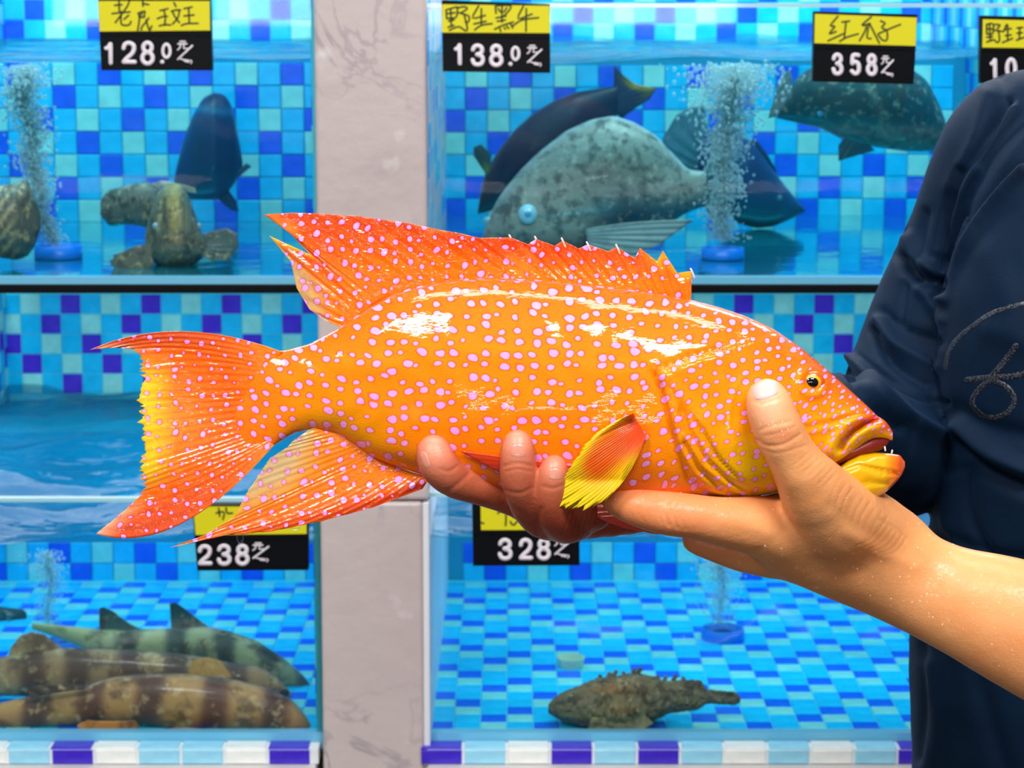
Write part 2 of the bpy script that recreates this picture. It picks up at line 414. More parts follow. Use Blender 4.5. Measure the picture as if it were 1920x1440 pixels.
# ------------------------------------------------------------------ generic builders
def smooth_interp(pts, xs, width):
    pts = sorted(pts); a = np.array(pts, float); y = np.interp(xs, a[:, 0], a[:, 1])
    if width <= 0: return y
    dx = xs[1]-xs[0]; k = max(1, int(width/abs(dx))); ker = np.hanning(2*k+3)[1:-1]; ker /= ker.sum()
    pad = len(ker)//2; yp = np.concatenate([2*y[0]-y[1:pad+1][::-1], y, 2*y[-1]-y[-pad-1:-1][::-1]])
    return np.convolve(yp, ker, 'valid')
def polydist(px, py, pl, signed=False):
    """distance to a polyline in side-view units; sign>0 on its right-hand side (screen, walking along it)"""
    best = np.full(np.shape(px), 1e9); sg = np.ones(np.shape(px))
    for (x0, y0), (x1, y1) in zip(pl[:-1], pl[1:]):
        dx, dy = x1-x0, y1-y0; L2 = dx*dx+dy*dy; t = np.clip(((px-x0)*dx+(py-y0)*dy)/L2, 0, 1)
        d = np.hypot(px-(x0+t*dx), py-(y0+t*dy)); m = d < best; best = np.where(m, d, best)
        s = np.sign((px-x0)*dy-(py-y0)*dx); sg = np.where(m, s, sg)
    return (best, -sg) if signed else best

class Body:
    """a fish-like body lofted along side-view x; sections are superellipses"""
    def __init__(s, top, bot, thick, Yc, n=2.2, tilt=0.0, sw=24, nu=200, x0=None, x1=None):
        xs_t = [p[0] for p in top]; s.x0 = x0 if x0 is not None else min(xs_t); s.x1 = x1 if x1 is not None else max(xs_t)
        s.xs = np.linspace(s.x0, s.x1, nu); s.t = smooth_interp(top, s.xs, sw); s.b = smooth_interp(bot, s.xs, sw); s.th = smooth_interp(thick, s.xs, sw)
        s.n = n; s.Yc = Yc; s.tilt = tilt
    def Y(s, px, py, d):
        sc = s.Yc/FPX; return s.Yc + (720-py)*s.tilt*sc - d*sc
    def front(s, px, py):
        t = np.interp(px, s.xs, s.t); b = np.interp(px, s.xs, s.b); th = np.interp(px, s.xs, s.th)
        c = (t+b)/2; h = (b-t)/2; q = np.clip(np.abs((py-c)/h), 0, 1)
        return s.Y(px, py, th*(1-q**s.n)**(1/s.n))
    def build(s, name, mat, parent, colf, relief=None, nv=72, cols_alpha=1.0, rough=0.0):
        a = np.linspace(0, 2*math.pi, nv, endpoint=False); e = 2/s.n
        ca = np.sign(np.cos(a))*np.abs(np.cos(a))**e; sa = np.sign(np.sin(a))*np.abs(np.sin(a))**e
        px = np.repeat(s.xs[:, None], nv, 1); c = ((s.t+s.b)/2)[:, None]; h = ((s.b-s.t)/2)[:, None]
        py = c + h*ca[None, :]; d = s.th[:, None]*sa[None, :]
        if relief is not None:
            w = np.clip(sa, 0, 1)[None, :]**.5; d = d + relief(px, py)*w - relief(px, py)*np.clip(-sa, 0, 1)[None, :]**.5
        if rough: d = d + rough*rng.normal(size=d.shape); py = py + rough*.5*rng.normal(size=d.shape)
        V = Pv(px.ravel(), py.ravel(), s.Y(px, py, d).ravel()); nu = len(s.xs)
        C = lin(colf(px.ravel(), py.ravel()))
        F = []
        for i in range(nu-1):
            for j in range(nv):
                k = (j+1) % nv; F.append((i*nv+j, i*nv+k, (i+1)*nv+k, (i+1)*nv+j))
        for i in (0, nu-1):
            m = V[i*nv:(i+1)*nv].mean(0); b = len(V); V = np.vstack([V, m]); C = np.vstack([C, C[i*nv:i*nv+nv].mean(0)])
            for j in range(nv):
                k = (j+1) % nv; F.append((i*nv+k, i*nv+j, b) if i == 0 else (i*nv+j, i*nv+k, b))
        return mesh(name, V, F, mat, parent, cols=C)

def fin(name, pairs, Yf, mat, parent, colf, sub=4, m=22, thick=3.0, ray=1.6, nray=30, wave=0.0, alphaf=None, jag=0.0, edge_thin=.35):
    """pairs: (base, tip) or (base, ctrl, tip); Yf(px,py,t)->depth"""
    B, Cc, T = [], [], []
    for p in pairs:
        b, t = np.array(p[0], float), np.array(p[-1], float); c = np.array(p[1], float) if len(p) == 3 else (b+t)/2
        B.append(b); Cc.append(c); T.append(t)
    K = len(pairs); ks = np.linspace(0, K-1, (K-1)*sub+1)
    ip = lambda A: np.stack([np.interp(ks, range(K), [q[i] for q in A]) for i in (0, 1)], -1)
    B, Cc, T = ip(B), ip(Cc), ip(T); n = len(ks)
    if jag:
        g = 1 + jag*rng.normal(size=(n, 1))*np.minimum(1, 3*np.sin(np.linspace(0, math.pi, n)))[:, None]; T = B+(T-B)*g
    t = np.linspace(0, 1, m)[None, :, None]
    G = (1-t)**2*B[:, None]+2*t*(1-t)*Cc[:, None]+t**2*T[:, None]
    px, py = G[..., 0], G[..., 1]; tt = np.repeat(t[..., 0], n, 0); ss = np.repeat((ks/(K-1))[:, None], m, 1)
    rl = ray*np.cos(ss*nray*2*math.pi)*(1-.4*tt)*np.clip(tt*3.5, 0, 1)+wave*np.sin(ss*7+tt*4)
    half = thick*(edge_thin+(1-edge_thin)*(1-tt))/2
    V, C = [], []
    cc = lin(colf(px.ravel(), py.ravel(), ss.ravel(), tt.ravel())); al = alphaf(ss.ravel(), tt.ravel()) if alphaf else np.ones(px.size)
    for sg in (-1, 1):
        Yv = Yf(px, py, tt); sc = Yv/FPX; Yv = Yv + (sg*half - rl)*sc
        V.append(Pv(px.ravel(), py.ravel(), Yv.ravel())); C.append(np.column_stack([cc, al]))
    V = np.vstack(V); C = np.vstack(C); F = []; o = n*m
    for i in range(n-1):
        for j in range(m-1):
            a = i*m+j; F.append((a, a+1, a+m+1, a+m)); F.append((o+a, o+a+m, o+a+m+1, o+a+1))
    rim = [(i, 0) for i in range(n)]+[(n-1, j) for j in range(1, m)]+[(i, m-1) for i in range(n-2, -1, -1)]+[(0, j) for j in range(m-2, 0, -1)]
    for (i, j), (p, q) in zip(rim, rim[1:]+rim[:1]): F.append((i*m+j, p*m+q, o+p*m+q, o+i*m+j))
    return mesh(name, V, F, mat, parent, cols=C)

def stroke_mesh(strokes, Yf, r, flat=.5, ns=6):
    """rounded strokes given in picture units on a surface: list of polylines; r in px"""
    V, F = [], []
    for pl in strokes:
        pl = [np.array(p, float) for p in pl]
        if len(pl) == 1: pl = [pl[0], pl[0]+np.array([.3, 0])]
        d0 = pl[1]-pl[0]; d0 /= np.linalg.norm(d0)+1e-9; d1 = pl[-1]-pl[-2]; d1 /= np.linalg.norm(d1)+1e-9
        pts = [(pl[0]-d0*r*.9, .25), (pl[0]-d0*r*.55, .8)]+[(p, 1.0) for p in pl]+[(pl[-1]+d1*r*.55, .8), (pl[-1]+d1*r*.9, .25)]
        rings = []
        for i, (p, rr) in enumerate(pts):
            a = pts[max(i-1, 0)][0]; b = pts[min(i+1, len(pts)-1)][0]; tg = b-a; tg /= np.linalg.norm(tg)+1e-9; nn = np.array([-tg[1], tg[0]])
            ring = []
            for k in range(ns+1):
                th = math.pi*k/ns; off = nn*math.cos(th)*r*rr; q = p+off; Y = Yf(*q); ring.append(P(q[0], q[1], Y-(math.sin(th)*r*flat*rr+.05)*Y/FPX))
            rings.append(ring)
        for i, ring in enumerate(rings):
            b = len(V); V += ring
            if i:
                for k in range(ns): F.append((b-ns-1+k, b+k, b+k+1, b-ns+k))
    return V, F
def ell(cx, cy, rx, ry, n=22): return [(cx+rx*math.cos(2*math.pi*k/n), cy+ry*math.sin(2*math.pi*k/n)) for k in range(n+1)]
def arcpts(pl, k=5):           # catmull-rom smoothing
    p = [np.array(q, float) for q in pl]
    if len(p) < 3: return pl
    out = []
    for i in range(len(p)-1):
        a, b, c, d = p[max(i-1, 0)], p[i], p[i+1], p[min(i+2, len(p)-1)]
        for j in range(k):
            t = j/k; out.append(.5*((2*b)+(-a+c)*t+(2*a-5*b+4*c-d)*t*t+(-a+3*b-3*c+d)*t**3))
    out.append(p[-1]); return out

# ------------------------------------------------------------------ surface nets for flesh and cloth
def nets(Fd, org, h):
    ins = Fd < 0; nx, ny, nz = Fd.shape
    cs = np.zeros((nx-1, ny-1, nz-1, 3)); cn = np.zeros((nx-1, ny-1, nz-1))
    corners = [(i, j, k) for i in (0, 1) for j in (0, 1) for k in (0, 1)]
    sl = lambda c: (slice(c[0], nx-1+c[0]), slice(c[1], ny-1+c[1]), slice(c[2], nz-1+c[2]))
    for a in corners:
        for ax in range(3):
            if a[ax] == 0:
                b = list(a); b[ax] = 1; fa, fb = Fd[sl(a)], Fd[sl(b)]; m = (fa < 0) != (fb < 0)
                den = np.where(m, fa-fb, 1); t = np.where(m, fa/den, 0)
                for q in range(3): cs[..., q] += np.where(m, a[q]+(t if q == ax else 0), 0)
                cn += m
    act = cn > 0; idx = -np.ones(act.shape, int); idx[act] = np.arange(act.sum())
    I = np.argwhere(act); V = (I + cs[act]/cn[act][:, None])*h + org
    F = []
    for ax in range(3):
        s0 = [slice(1, -1)]*3; s0[ax] = slice(0, -1); s1 = [slice(1, -1)]*3; s1[ax] = slice(1, None)
        a, b = ins[tuple(s0)], ins[tuple(s1)]
        for flip in (False, True):
            m = (a & ~b) if not flip else (~a & b); J = np.argwhere(m)
            J = J + np.array([0 if q == ax else 1 for q in range(3)])
            u, v = [q for q in range(3) if q != ax]; du = np.zeros(3, int); dv = np.zeros(3, int); du[u] = 1; dv[v] = 1
            g = lambda K: idx[K[:, 0], K[:, 1], K[:, 2]]
            ok = (J < np.array(idx.shape)).all(1); J = J[ok]
            q = np.stack([g(J), g(J-du), g(J-du-dv), g(J-dv)], -1)
            if (flip != (ax == 1)): q = q[:, ::-1]
            F.append(q)
    F = np.vstack(F); F = F[(F >= 0).all(1)]; return V, F
class Field:
    def __init__(s, lo, hi, h):
        s.lo = np.array(lo, float); s.h = h; s.n = np.ceil((np.array(hi)-s.lo)/h).astype(int)+1
        s.F = np.full(s.n, 1.0)
    def sub(s, lo, hi):
        a = np.clip(((np.array(lo)-s.lo)/s.h).astype(int), 0, s.n); b = np.clip(((np.array(hi)-s.lo)/s.h).astype(int)+2, 0, s.n)
        sl = tuple(slice(x, y) for x, y in zip(a, b)); ax = [s.lo[i]+s.h*np.arange(a[i], b[i]) for i in range(3)]
        return sl, np.meshgrid(*ax, indexing='ij')
    def cone(s, a, ra, b, rb, k=.006, ys=1.0):
        a, b = np.array(a, float), np.array(b, float); m = max(ra, rb)*max(ys, 1)+k*2+.004
        sl, (X, Y, Z) = s.sub(np.minimum(a, b)-m, np.maximum(a, b)+m)
        if X.size == 0: return
        d = b-a; L2 = max(d@d, 1e-12); t = np.clip(((X-a[0])*d[0]+(Y-a[1])*d[1]+(Z-a[2])*d[2])/L2, 0, 1)
        q = np.sqrt((X-a[0]-t*d[0])**2+((Y-a[1]-t*d[1])/ys)**2+(Z-a[2]-t*d[2])**2)-(ra+(rb-ra)*t)
        f = s.F[sl]; hh = np.clip(.5+.5*(f-q)/k, 0, 1); s.F[sl] = f*(1-hh)+q*hh-k*hh*(1-hh)
    def chain(s, nodes, k=.006, ys=1.0, kin=.003):
        """nodes: (px,py,Y,r px); smoothed with catmull-rom; fused as one limb, then joined to the rest"""
        p = [np.array(q, float) for q in nodes]; out = arcpts(p, 3) if len(p) > 2 else p
        W = [(np.array(P(q[0], q[1], q[2])), q[3]*q[2]/FPX) for q in out]
        for (a, ra), (b, rb) in zip(W[:-1], W[1:]): s.cone(a, ra, b, rb, k, ys)
    def crease(s, pl, amp, w, front=True):
        """groove (amp>0) or ridge (amp<0) where the side view meets a polyline; amp, w in px at depth"""
        pts = np.array([P(x, y, 1.1) for x, y in pl]); 
        X, Y, Z = np.meshgrid(*[s.lo[i]+s.h*np.arange(s.n[i]) for i in range(3)], indexing='ij') if not hasattr(s, 'G') else s.G
        s.G = (X, Y, Z)
        if not hasattr(s, 'pp'): s.pp = proj(X, Y, Z)
        qx, qy = s.pp; x0, y0 = np.min(pl, 0)-3*w; x1, y1 = np.max(pl, 0)+3*w
        m = (qx > x0) & (qx < x1) & (qy > y0) & (qy < y1) & (np.abs(s.F) < .012)
        d = polydist(qx[m], qy[m], pl); s.F[m] += amp*Y[m]/FPX*np.exp(-(d/w)**2)
    def mesh(s, name, mat, parent, colf=None, post=None):
        V, F = nets(s.F, s.lo, s.h)
        if post is not None: V, F = refine(V, F, post)
        C = None
        if colf is not None:
            qx, qy = proj(V[:, 0], V[:, 1], V[:, 2]); C = lin(colf(qx, qy, V))
        return mesh(name, V, F, mat, parent, cols=C)
def refine(V, F, post):
    me = bpy.data.meshes.new('tmp'); me.from_pydata([tuple(v) for v in V], [], [tuple(f) for f in F]); o = bpy.data.objects.new('tmp', me); COL.objects.link(o)
    m = o.modifiers.new('s', 'SUBSURF'); m.levels = 1; m.render_levels = 1
    m = o.modifiers.new('c', 'CORRECTIVE_SMOOTH') if False else None
    dg = bpy.context.evaluated_depsgraph_get(); e = bpy.data.meshes.new_from_object(o.evaluated_get(dg), depsgraph=dg)
    bpy.data.objects.remove(o); n = len(e.vertices); V = np.zeros(n*3); e.vertices.foreach_get('co', V); V = V.reshape(-1, 3)
    Nn = np.zeros(n*3); e.vertices.foreach_get('normal', Nn); Nn = Nn.reshape(-1, 3); F = np.zeros(len(e.loops), int); e.loops.foreach_get('vertex_index', F); F = F.reshape(-1, 4)
    bpy.data.meshes.remove(e); qx, qy = proj(V[:, 0], V[:, 1], V[:, 2]); d = np.zeros(n); fr = Nn[:, 1] < .15
    for pl, amp, w in post:                      # amp>0 groove, <0 ridge, in px
        x0, y0 = np.min(pl, 0)-3*w; x1, y1 = np.max(pl, 0)+3*w; k = fr & (qx > x0) & (qx < x1) & (qy > y0) & (qy < y1)
        if k.any(): d[k] -= amp*np.exp(-(polydist(qx[k], qy[k], [tuple(p) for p in arcpts(pl, 4)])/w)**2)
    return V+Nn*(d*V[:, 1]/FPX)[:, None], F
def bvh(o):
    me = o.data; return BVHTree.FromPolygons([v.co.copy() for v in me.vertices], [tuple(p.vertices) for p in me.polygons])
def cast(B, px, py):
    d = Vector(raydir(px, py)); d.normalize(); h = B.ray_cast(Vector((0, 0, H)), d)
    return h[0], h[1]

# ================================================================== the held fish
def spotted(name, cell=.0062, rmin=.14, rmax=.285, sx=.85, alpha=False, bumps=.10, bscale=230, thresh=0.0):
    n = N(name); col, al = n.vcol(); tc = n.add('ShaderNodeTexCoord'); sp = n.add('ShaderNodeSeparateXYZ'); n.link(tc.outputs['Object'], sp.inputs[0])
    nz = n.add('ShaderNodeTexNoise'); nz.inputs['Scale'].default_value = 160; nz.inputs['Detail'].default_value = 1; n.link(tc.outputs['Object'], nz.inputs[0])
    w = n.math('MULTIPLY', n.math('SUBTRACT', nz.outputs[0], .5), .45)
    cb = n.add('ShaderNodeCombineXYZ')
    if cell is None:
        at = n.add('ShaderNodeAttribute'); at.attribute_name = 'Spt'; s2 = n.add('ShaderNodeSeparateXYZ'); n.link(at.outputs['Vector'], s2.inputs[0])
        n.link(n.math('ADD', s2.outputs[0], w), cb.inputs[0]); n.link(n.math('ADD', s2.outputs[1], w), cb.inputs[1])
    else:
        n.link(n.math('ADD', n.math('MULTIPLY', sp.outputs[0], sx/cell), w), cb.inputs[0]); n.link(n.math('ADD', n.math('MULTIPLY', sp.outputs[2], 1/cell), w), cb.inputs[1])
    v = n.add('ShaderNodeTexVoronoi', voronoi_dimensions='2D'); v.inputs['Scale'].default_value = 1; v.inputs['Randomness'].default_value = .62; n.link(cb.outputs[0], v.inputs['Vector'])
    sc = n.add('ShaderNodeSeparateColor'); n.link(v.outputs['Color'], sc.inputs[0])
    r = n.math('ADD', n.math('MULTIPLY', sc.outputs[0], rmax-rmin), rmin)
    dd = n.math('SUBTRACT', v.outputs['Distance'], r)
    spot = n.ramp(dd, .03, -.03); ring = n.ramp(dd, .15, .0)
    fine = n.noise(tc.outputs['Object'], 1400, 1); big = n.noise(tc.outputs['Object'], 45, 3)
    base = n.mix(n.math('MULTIPLY', n.ramp(fine, .35, .75), .25), col, n.mix(1.0, col, L4((250, 150, 0))))
    dark = n.add('ShaderNodeMix', data_type='RGBA', blend_type='MULTIPLY'); dark.inputs[0].default_value = 1; n.link(col, dark.inputs[6]); dark.inputs[7].default_value = (.97, .40, .35, 1)
    c1 = n.mix(n.math('MULTIPLY', ring, .95), base, dark.outputs[2])
    c1 = n.mix(n.math('MULTIPLY', n.ramp(big, .6, .75), .35), c1, L4((255, 170, 60)))
    c = n.mix(spot, c1, L4((238, 160, 240)))
    n.link(c, n.b.inputs['Base Color']); n.set(Roughness=.5); n.b.inputs['Specular IOR Level'].default_value = .08
    n.b.inputs['Coat Weight'].default_value = .9; n.b.inputs['Coat Roughness'].default_value = .035; n.b.inputs['Coat IOR'].default_value = 1.42
    bn = n.add('ShaderNodeTexNoise'); bn.inputs['Scale'].default_value = bscale; bn.inputs['Detail'].default_value = 3
    mp = n.add('ShaderNodeMapping'); mp.inputs['Scale'].default_value = (.45, 1, 1); n.link(tc.outputs['Object'], mp.inputs[0]); n.link(mp.outputs[0], bn.inputs[0])
    b1 = n.bump(bn.outputs[0], bumps, .003); n.link(b1, n.b.inputs['Coat Normal'])
    n.link(n.bump(fine, .15, .001), n.b.inputs['Normal'])
    if alpha: n.link(al, n.b.inputs['Alpha'])
    return n.m
SKIN_F = spotted('spotted_orange_skin', cell=None); FIN_F = spotted('spotted_orange_fin', cell=.0061, rmin=.10, rmax=.24, sx=1.0, alpha=True, bumps=.5, bscale=160)
TAIL_F = spotted('spotted_tail_skin', cell=.0060, rmin=.08, rmax=.20, sx=1.0, alpha=True, bumps=.45, bscale=170)
def vc_mat(name, rough=.4, coat=.6, bumps=.2, bscale=200, alpha=False, mott=0.0, mscale=60, dark=(30, 30, 20), mott2=0.0, light=(200, 190, 150), sss=0.0):
    n = N(name); col, al = n.vcol(); v = n.coords(); c = col
    if mott: c = n.mix(n.math('MULTIPLY', n.ramp(n.noise(v, mscale, 4, .6), .48, .62), mott), c, L4(dark))
    if mott2: c = n.mix(n.math('MULTIPLY', n.ramp(n.noise(v, mscale*1.7, 4, .6), .55, .68), mott2), c, L4(light))
    n.link(c, n.b.inputs['Base Color']); n.set(Roughness=rough); n.b.inputs['Coat Weight'].default_value = coat; n.b.inputs['Coat Roughness'].default_value = .06
    n.link(n.bump(n.noise(v, bscale, 3), bumps, .002), n.b.inputs['Normal'])
    if alpha: n.link(al, n.b.inputs['Alpha'])
    if sss: n.b.inputs['Subsurface Weight'].default_value = sss; n.b.inputs['Subsurface Radius'].default_value = (1, .35, .2); n.b.inputs['Subsurface Scale'].default_value = .004
    return n.m
FLESH_F = vc_mat('glossy_orange_flesh', .3, .9, .1)
YF = 1.10; TILT = .16
top = [(395, 690), (430, 672), (470, 655), (533, 658), (580, 645), (640, 612), (690, 577), (740, 548), (800, 530), (860, 522), (930, 520), (1000, 524), (1080, 531), (1160, 540), (1240, 551), (1300, 563), (1350, 576), (1400, 593), (1450, 616), (1500, 650), (1550, 692), (1600, 737), (1636, 770), (1646, 782), (1654, 784), (1666, 794), (1674, 810)]
bot = [(395, 880), (430, 872), (470, 858), (517, 833), (549, 813), (581, 805), (629, 812), (661, 832), (693, 855), (725, 869), (800, 893), (870, 908), (1000, 930), (1100, 945), (1200, 950), (1300, 945), (1400, 935), (1450, 925), (1500, 905), (1545, 888), (1580, 866), (1605, 848), (1625, 831), (1643, 822), (1660, 823), (1674, 826)]
thk = [(395, 2), (436, 7), (470, 17), (533, 32), (600, 48), (700, 74), (850, 106), (1000, 122), (1200, 132), (1330, 130), (1430, 116), (1530, 88), (1600, 62), (1650, 40), (1674, 16)]
FB = Body(top, bot, thk, YF, n=2.25, tilt=TILT, sw=12, nu=430, x0=436)
def lerp(a, b, t): return a+(b-a)*np.clip(t, 0, 1)[..., None]
def fish_col(px, py):
    c = np.tile(np.array([251., 128, 0]), (px.size, 1)); A = np.array
    t = np.interp(px, FB.xs, FB.t); b = np.interp(px, FB.xs, FB.b); q = (py-t)/(b-t+1e-6)
    c = lerp(c, A([244., 90, 2]), (.32-q)/.30*.9)                                  # redder back
    c = lerp(c, A([243., 170, 0]), np.clip((px-1180)/220, 0, 1)*np.clip((q-.25)/.5, 0, 1))   # yellow cheek
    c = lerp(c, A([232., 192, 0]), np.clip((px-1300)/120, 0, 1)*np.clip((q-.62)/.25, 0, 1))
    c = lerp(c, A([238., 66, 8]), np.clip((px-1590)/70, 0, 1)*np.clip((.55-q)/.5, 0, 1))      # red snout
    c = lerp(c, A([244., 90, 6]), np.clip((px-1440)/120, 0, 1)*np.clip((.22-q)/.2, 0, 1))
    c = lerp(c, A([235., 152, 4]), np.exp(-((px-640)/110)**2)*np.clip((q-.45)/.4, 0, 1))
    c = lerp(c, A([247., 100, 10]), np.clip((560-px)/120, 0, 1)*.8)
    c = lerp(c, A([240., 110, 6]), np.exp(-((px-1130)/150)**2)*np.clip((q-.7)/.2, 0, 1))
    return c
OPER = [(1352, 655), (1290, 672), (1228, 700), (1242, 735), (1258, 800), (1275, 850), (1292, 895), (1330, 925), (1380, 940)]
OP2 = [(1232, 702), (1262, 728), (1290, 770), (1318, 805), (1350, 860), (1390, 900), (1425, 915)]
OP3 = [(1275, 765), (1295, 815), (1325, 865), (1370, 905), (1410, 925)]
OP4 = [(1282, 830), (1310, 880), (1350, 915), (1395, 935)]
PRE = [(1398, 700), (1380, 725), (1370, 765), (1368, 805), (1378, 840)]
MAX1 = [(1646, 785), (1622, 793), (1600, 808), (1583, 826), (1575, 842)]
MAX2 = [(1505, 803), (1560, 792), (1605, 778), (1640, 775)]
def frel(px, py):
    r = np.zeros_like(px)
    d, sg = polydist(px, py, OPER, True)
    r += np.where(sg < 0, 16*np.exp(-np.maximum(d-2, 0)/75)*np.clip(d/4, 0, 1), 0) - 9*np.exp(-(d/5)**2)
    d, sg = polydist(px, py, OP2, True); r += np.where(sg < 0, 7*np.exp(-d/26)*np.clip(d/3, 0, 1), -3*np.exp(-d/8))
    for pl in (OP3, OP4): d = polydist(px, py, pl); r += -8*np.exp(-(d/4.5)**2)+3.5*np.exp(-((d-9)/5)**2)
    d = polydist(px, py, PRE); r += 2.2*np.exp(-(d/3.5)**2)
    d = polydist(px, py, MAX1); r += -34*np.exp(-(d/4.5)**2)+9*np.exp(-((d-15)/9)**2)
    d = polydist(px, py, MAX2); r += -4*np.exp(-(d/4)**2)+3*np.exp(-((d-9)/6)**2)
    d = np.hypot((px-1524), (py-716)); r += 9*np.exp(-((d-24)/9)**2)-5*np.exp(-(d/14)**2)
    for cx_, cy_, a, w in ((760, 850, 3, 60), (720, 690, 2, 45), (1010, 770, 3, 70), (1120, 600, 2, 60)): r += a*np.exp(-(((px-cx_)/w)**2+((py-cy_)/(w*.5))**2))
    r += 1.1*np.sin(px/23+np.sin(py/31)*2)*np.sin(py/19+np.sin(px/37)*2)
    return r
fish = empty('grouper', P(980, 945, YF), 'bright orange coral grouper with pink spots held up in two wet hands', 'fish')
fb = FB.build('body', SKIN_F, fish, fish_col, frel, nv=150)
co = np.array([v.co for v in fb.data.vertices]); qx, qy = proj(co[:, 0], co[:, 1], co[:, 2])
cs_ = np.interp(np.arange(300, 1800), [300, 520, 700, 1200, 1330, 1480, 1580, 1700], [19, 23, 26, 26, 21, 19, 14, 11]); cu = np.cumsum(1/cs_)
Uu = np.interp(qx, np.arange(300, 1800), cu)*.86; Vv = (qy-560)/np.interp(qx, np.arange(300, 1800), cs_)*1.08+(co[:, 1] > 1.1)*40
sa_ = fb.data.attributes.new('Spt', 'FLOAT_VECTOR', 'POINT'); sa_.data.foreach_set('vector', np.column_stack([Uu, Vv, 0*Uu]).ravel())
# lower jaw
jt = [(1480, 905), (1545, 888), (1572, 876), (1590, 862), (1612, 851), (1640, 848), (1670, 850), (1688, 853), (1697, 866)]
jb = [(1480, 935), (1545, 945), (1590, 948), (1620, 945), (1642, 936), (1665, 920), (1682, 903), (1692, 890), (1697, 876)]
JB = Body(jt, jb, [(1480, 70), (1560, 68), (1620, 52), (1660, 38), (1685, 24), (1697, 8)], YF, n=2.8, tilt=TILT, sw=5, nu=130)
def jaw_col(px, py):
    c = np.tile(np.array([232., 172, 0]), (px.size, 1)); c = lerp(c, np.array([236., 84, 10]), (px-1658)/30); return lerp(c, np.array([222., 120, 90]), (px-1690)/8)
def jrel(px, py):
    r = np.zeros_like(px); d = polydist(px, py, [(1575, 885), (1610, 873), (1650, 882), (1685, 890)]); r += -6*np.exp(-(d/3.5)**2)+2*np.exp(-((d-8)/5)**2)
    d = polydist(px, py, [(1600, 912), (1630, 906), (1662, 908)]); r += -5*np.exp(-(d/4)**2); return r
JB.build('lower_jaw', FLESH_F, fish, jaw_col, jrel, nv=70)
# mouth lining
ML = Body([(1540, 850), (1600, 836), (1640, 814), (1668, 810)], [(1540, 885), (1600, 862), (1640, 850), (1658, 840), (1668, 828)], [(1540, 46), (1600, 38), (1640, 27), (1668, 10)], YF, tilt=TILT, sw=4, nu=30)
ML.build('mouth_lining', vc_mat('red_mouth_flesh', .6, .1), fish, lambda x, y: np.tile(np.array([130., 26, 10]), (x.size, 1)), nv=24)
for (x, y, l, up) in ((1659, 838, 11, -1), (1672, 850, 9, 1)):
    v, f = stroke_mesh([[(x, y), (x+1, y+l*.6*(-up))]], lambda a, b: FB.Y(1655, y, 26), 1.7, 1.0)
    mesh('tooth', v, f, plain('tooth_white', (240, 225, 205), .3), fish)
# eye
def sphere(name, c, r, mat, parent, sc=(1, 1, 1), seg=28, rings=18, rot=None):
    V, F = [], []
    for i in range(rings+1):
        a = math.pi*i/rings
        for j in range(seg):
            b = 2*math.pi*j/seg; v = Vector((math.sin(a)*math.cos(b)*sc[0], math.sin(a)*math.sin(b)*sc[1], math.cos(a)*sc[2]))*r
            if rot is not None: v = rot @ v
            V.append(Vector(c)+v)
    for i in range(rings):
        for j in range(seg): k = (j+1) % seg; F.append((i*seg+j, (i+1)*seg+j, (i+1)*seg+k, i*seg+k))
    return mesh(name, V, F, mat, parent)
px2m = YF/FPX
FBv = bvh(fb)
h, nrm = cast(FBv, 1524, 717)
eye = sphere('eye', h+Vector((0, .0010, 0)), 23*px2m, plain('orange_eye_rim', (236, 92, 8), .25, coat=.8), fish, (1, .45, .9))
iris = sphere('iris', h+Vector((-.0004, -.0006, 0)), 18*px2m, plain('amber_iris', (255, 172, 16), .2, coat=1), eye, (1, .42, .82))
pup = sphere('pupil', h+Vector((-.0006, -.0014, .0001)), 13.5*px2m, plain('black_pupil', (4, 6, 14), .05, coat=1), eye, (1, .42, .82))

FC = lambda a: (lambda x, y, s, t: a(x, y, s, t))
# dorsal fin
dp = [((1296, 568), (1297, 508)), ((1285, 566), (1270, 512)), ((1272, 563), (1243, 470)), ((1258, 561), (1232, 490)), ((1242, 558), (1200, 465)), ((1225, 555), (1190, 484)), ((1208, 553), (1157, 463)), ((1190, 551), (1140, 471)), ((1172, 548), (1102, 458)), ((1150, 546), (1085, 466)), ((1130, 544), (1055, 451)), ((1110, 541), (1040, 461)), ((1090, 539), (1005, 448)), ((1070, 537), (990, 458)), ((1050, 535), (957, 445)), ((1020, 532), (900, 446)), ((980, 530), (860, 437)), ((940, 528), (820, 430)), ((900, 527), (770, 419)), ((860, 528), (720, 412)), ((820, 532), (670, 405)), ((790, 538), (630, 403)), ((760, 545), (590, 400)), ((735, 554), (545, 399)), ((715, 563), (495, 402)), ((700, 571), (538, 432)), ((690, 580), (583, 478)), ((680, 587), (505, 442)), ((670, 595), (545, 490)), ((660, 603), (556, 540)), ((652, 610), (580, 580)), ((642, 615), (615, 604))]
def dcol(x, y, s, t):
    A = np.array; c = np.tile(A([248., 106, 0]), (x.size, 1)); c = lerp(c, A([206., 42, 16]), (t-.30)*1.4*np.clip(1.2-np.abs(s-.6)*1.2, 0.2, 1))
    c = lerp(c, A([246., 180, 10]), np.clip((t-.6)*2.5, 0, 1)*np.clip((.14-s)/.05, 0, 1)*.9)
    c = lerp(c, A([250., 175, 20]), np.clip((x-0)*0+(t-.85)*8, 0, 1)*np.clip((s-.79)/.03, 0, 1))
    c = lerp(c, A([212., 170, 105]), np.clip((s-.86)/.05, 0, 1)*np.clip((t-.25)*2, 0, 1)); return lerp(c, A([205., 110, 70]), np.clip((t-.93)*14, 0, 1)*np.clip((.75-s)*5, 0, 1)*.5)
onb = lambda px, py, t: FB.Y(px, py, 0)
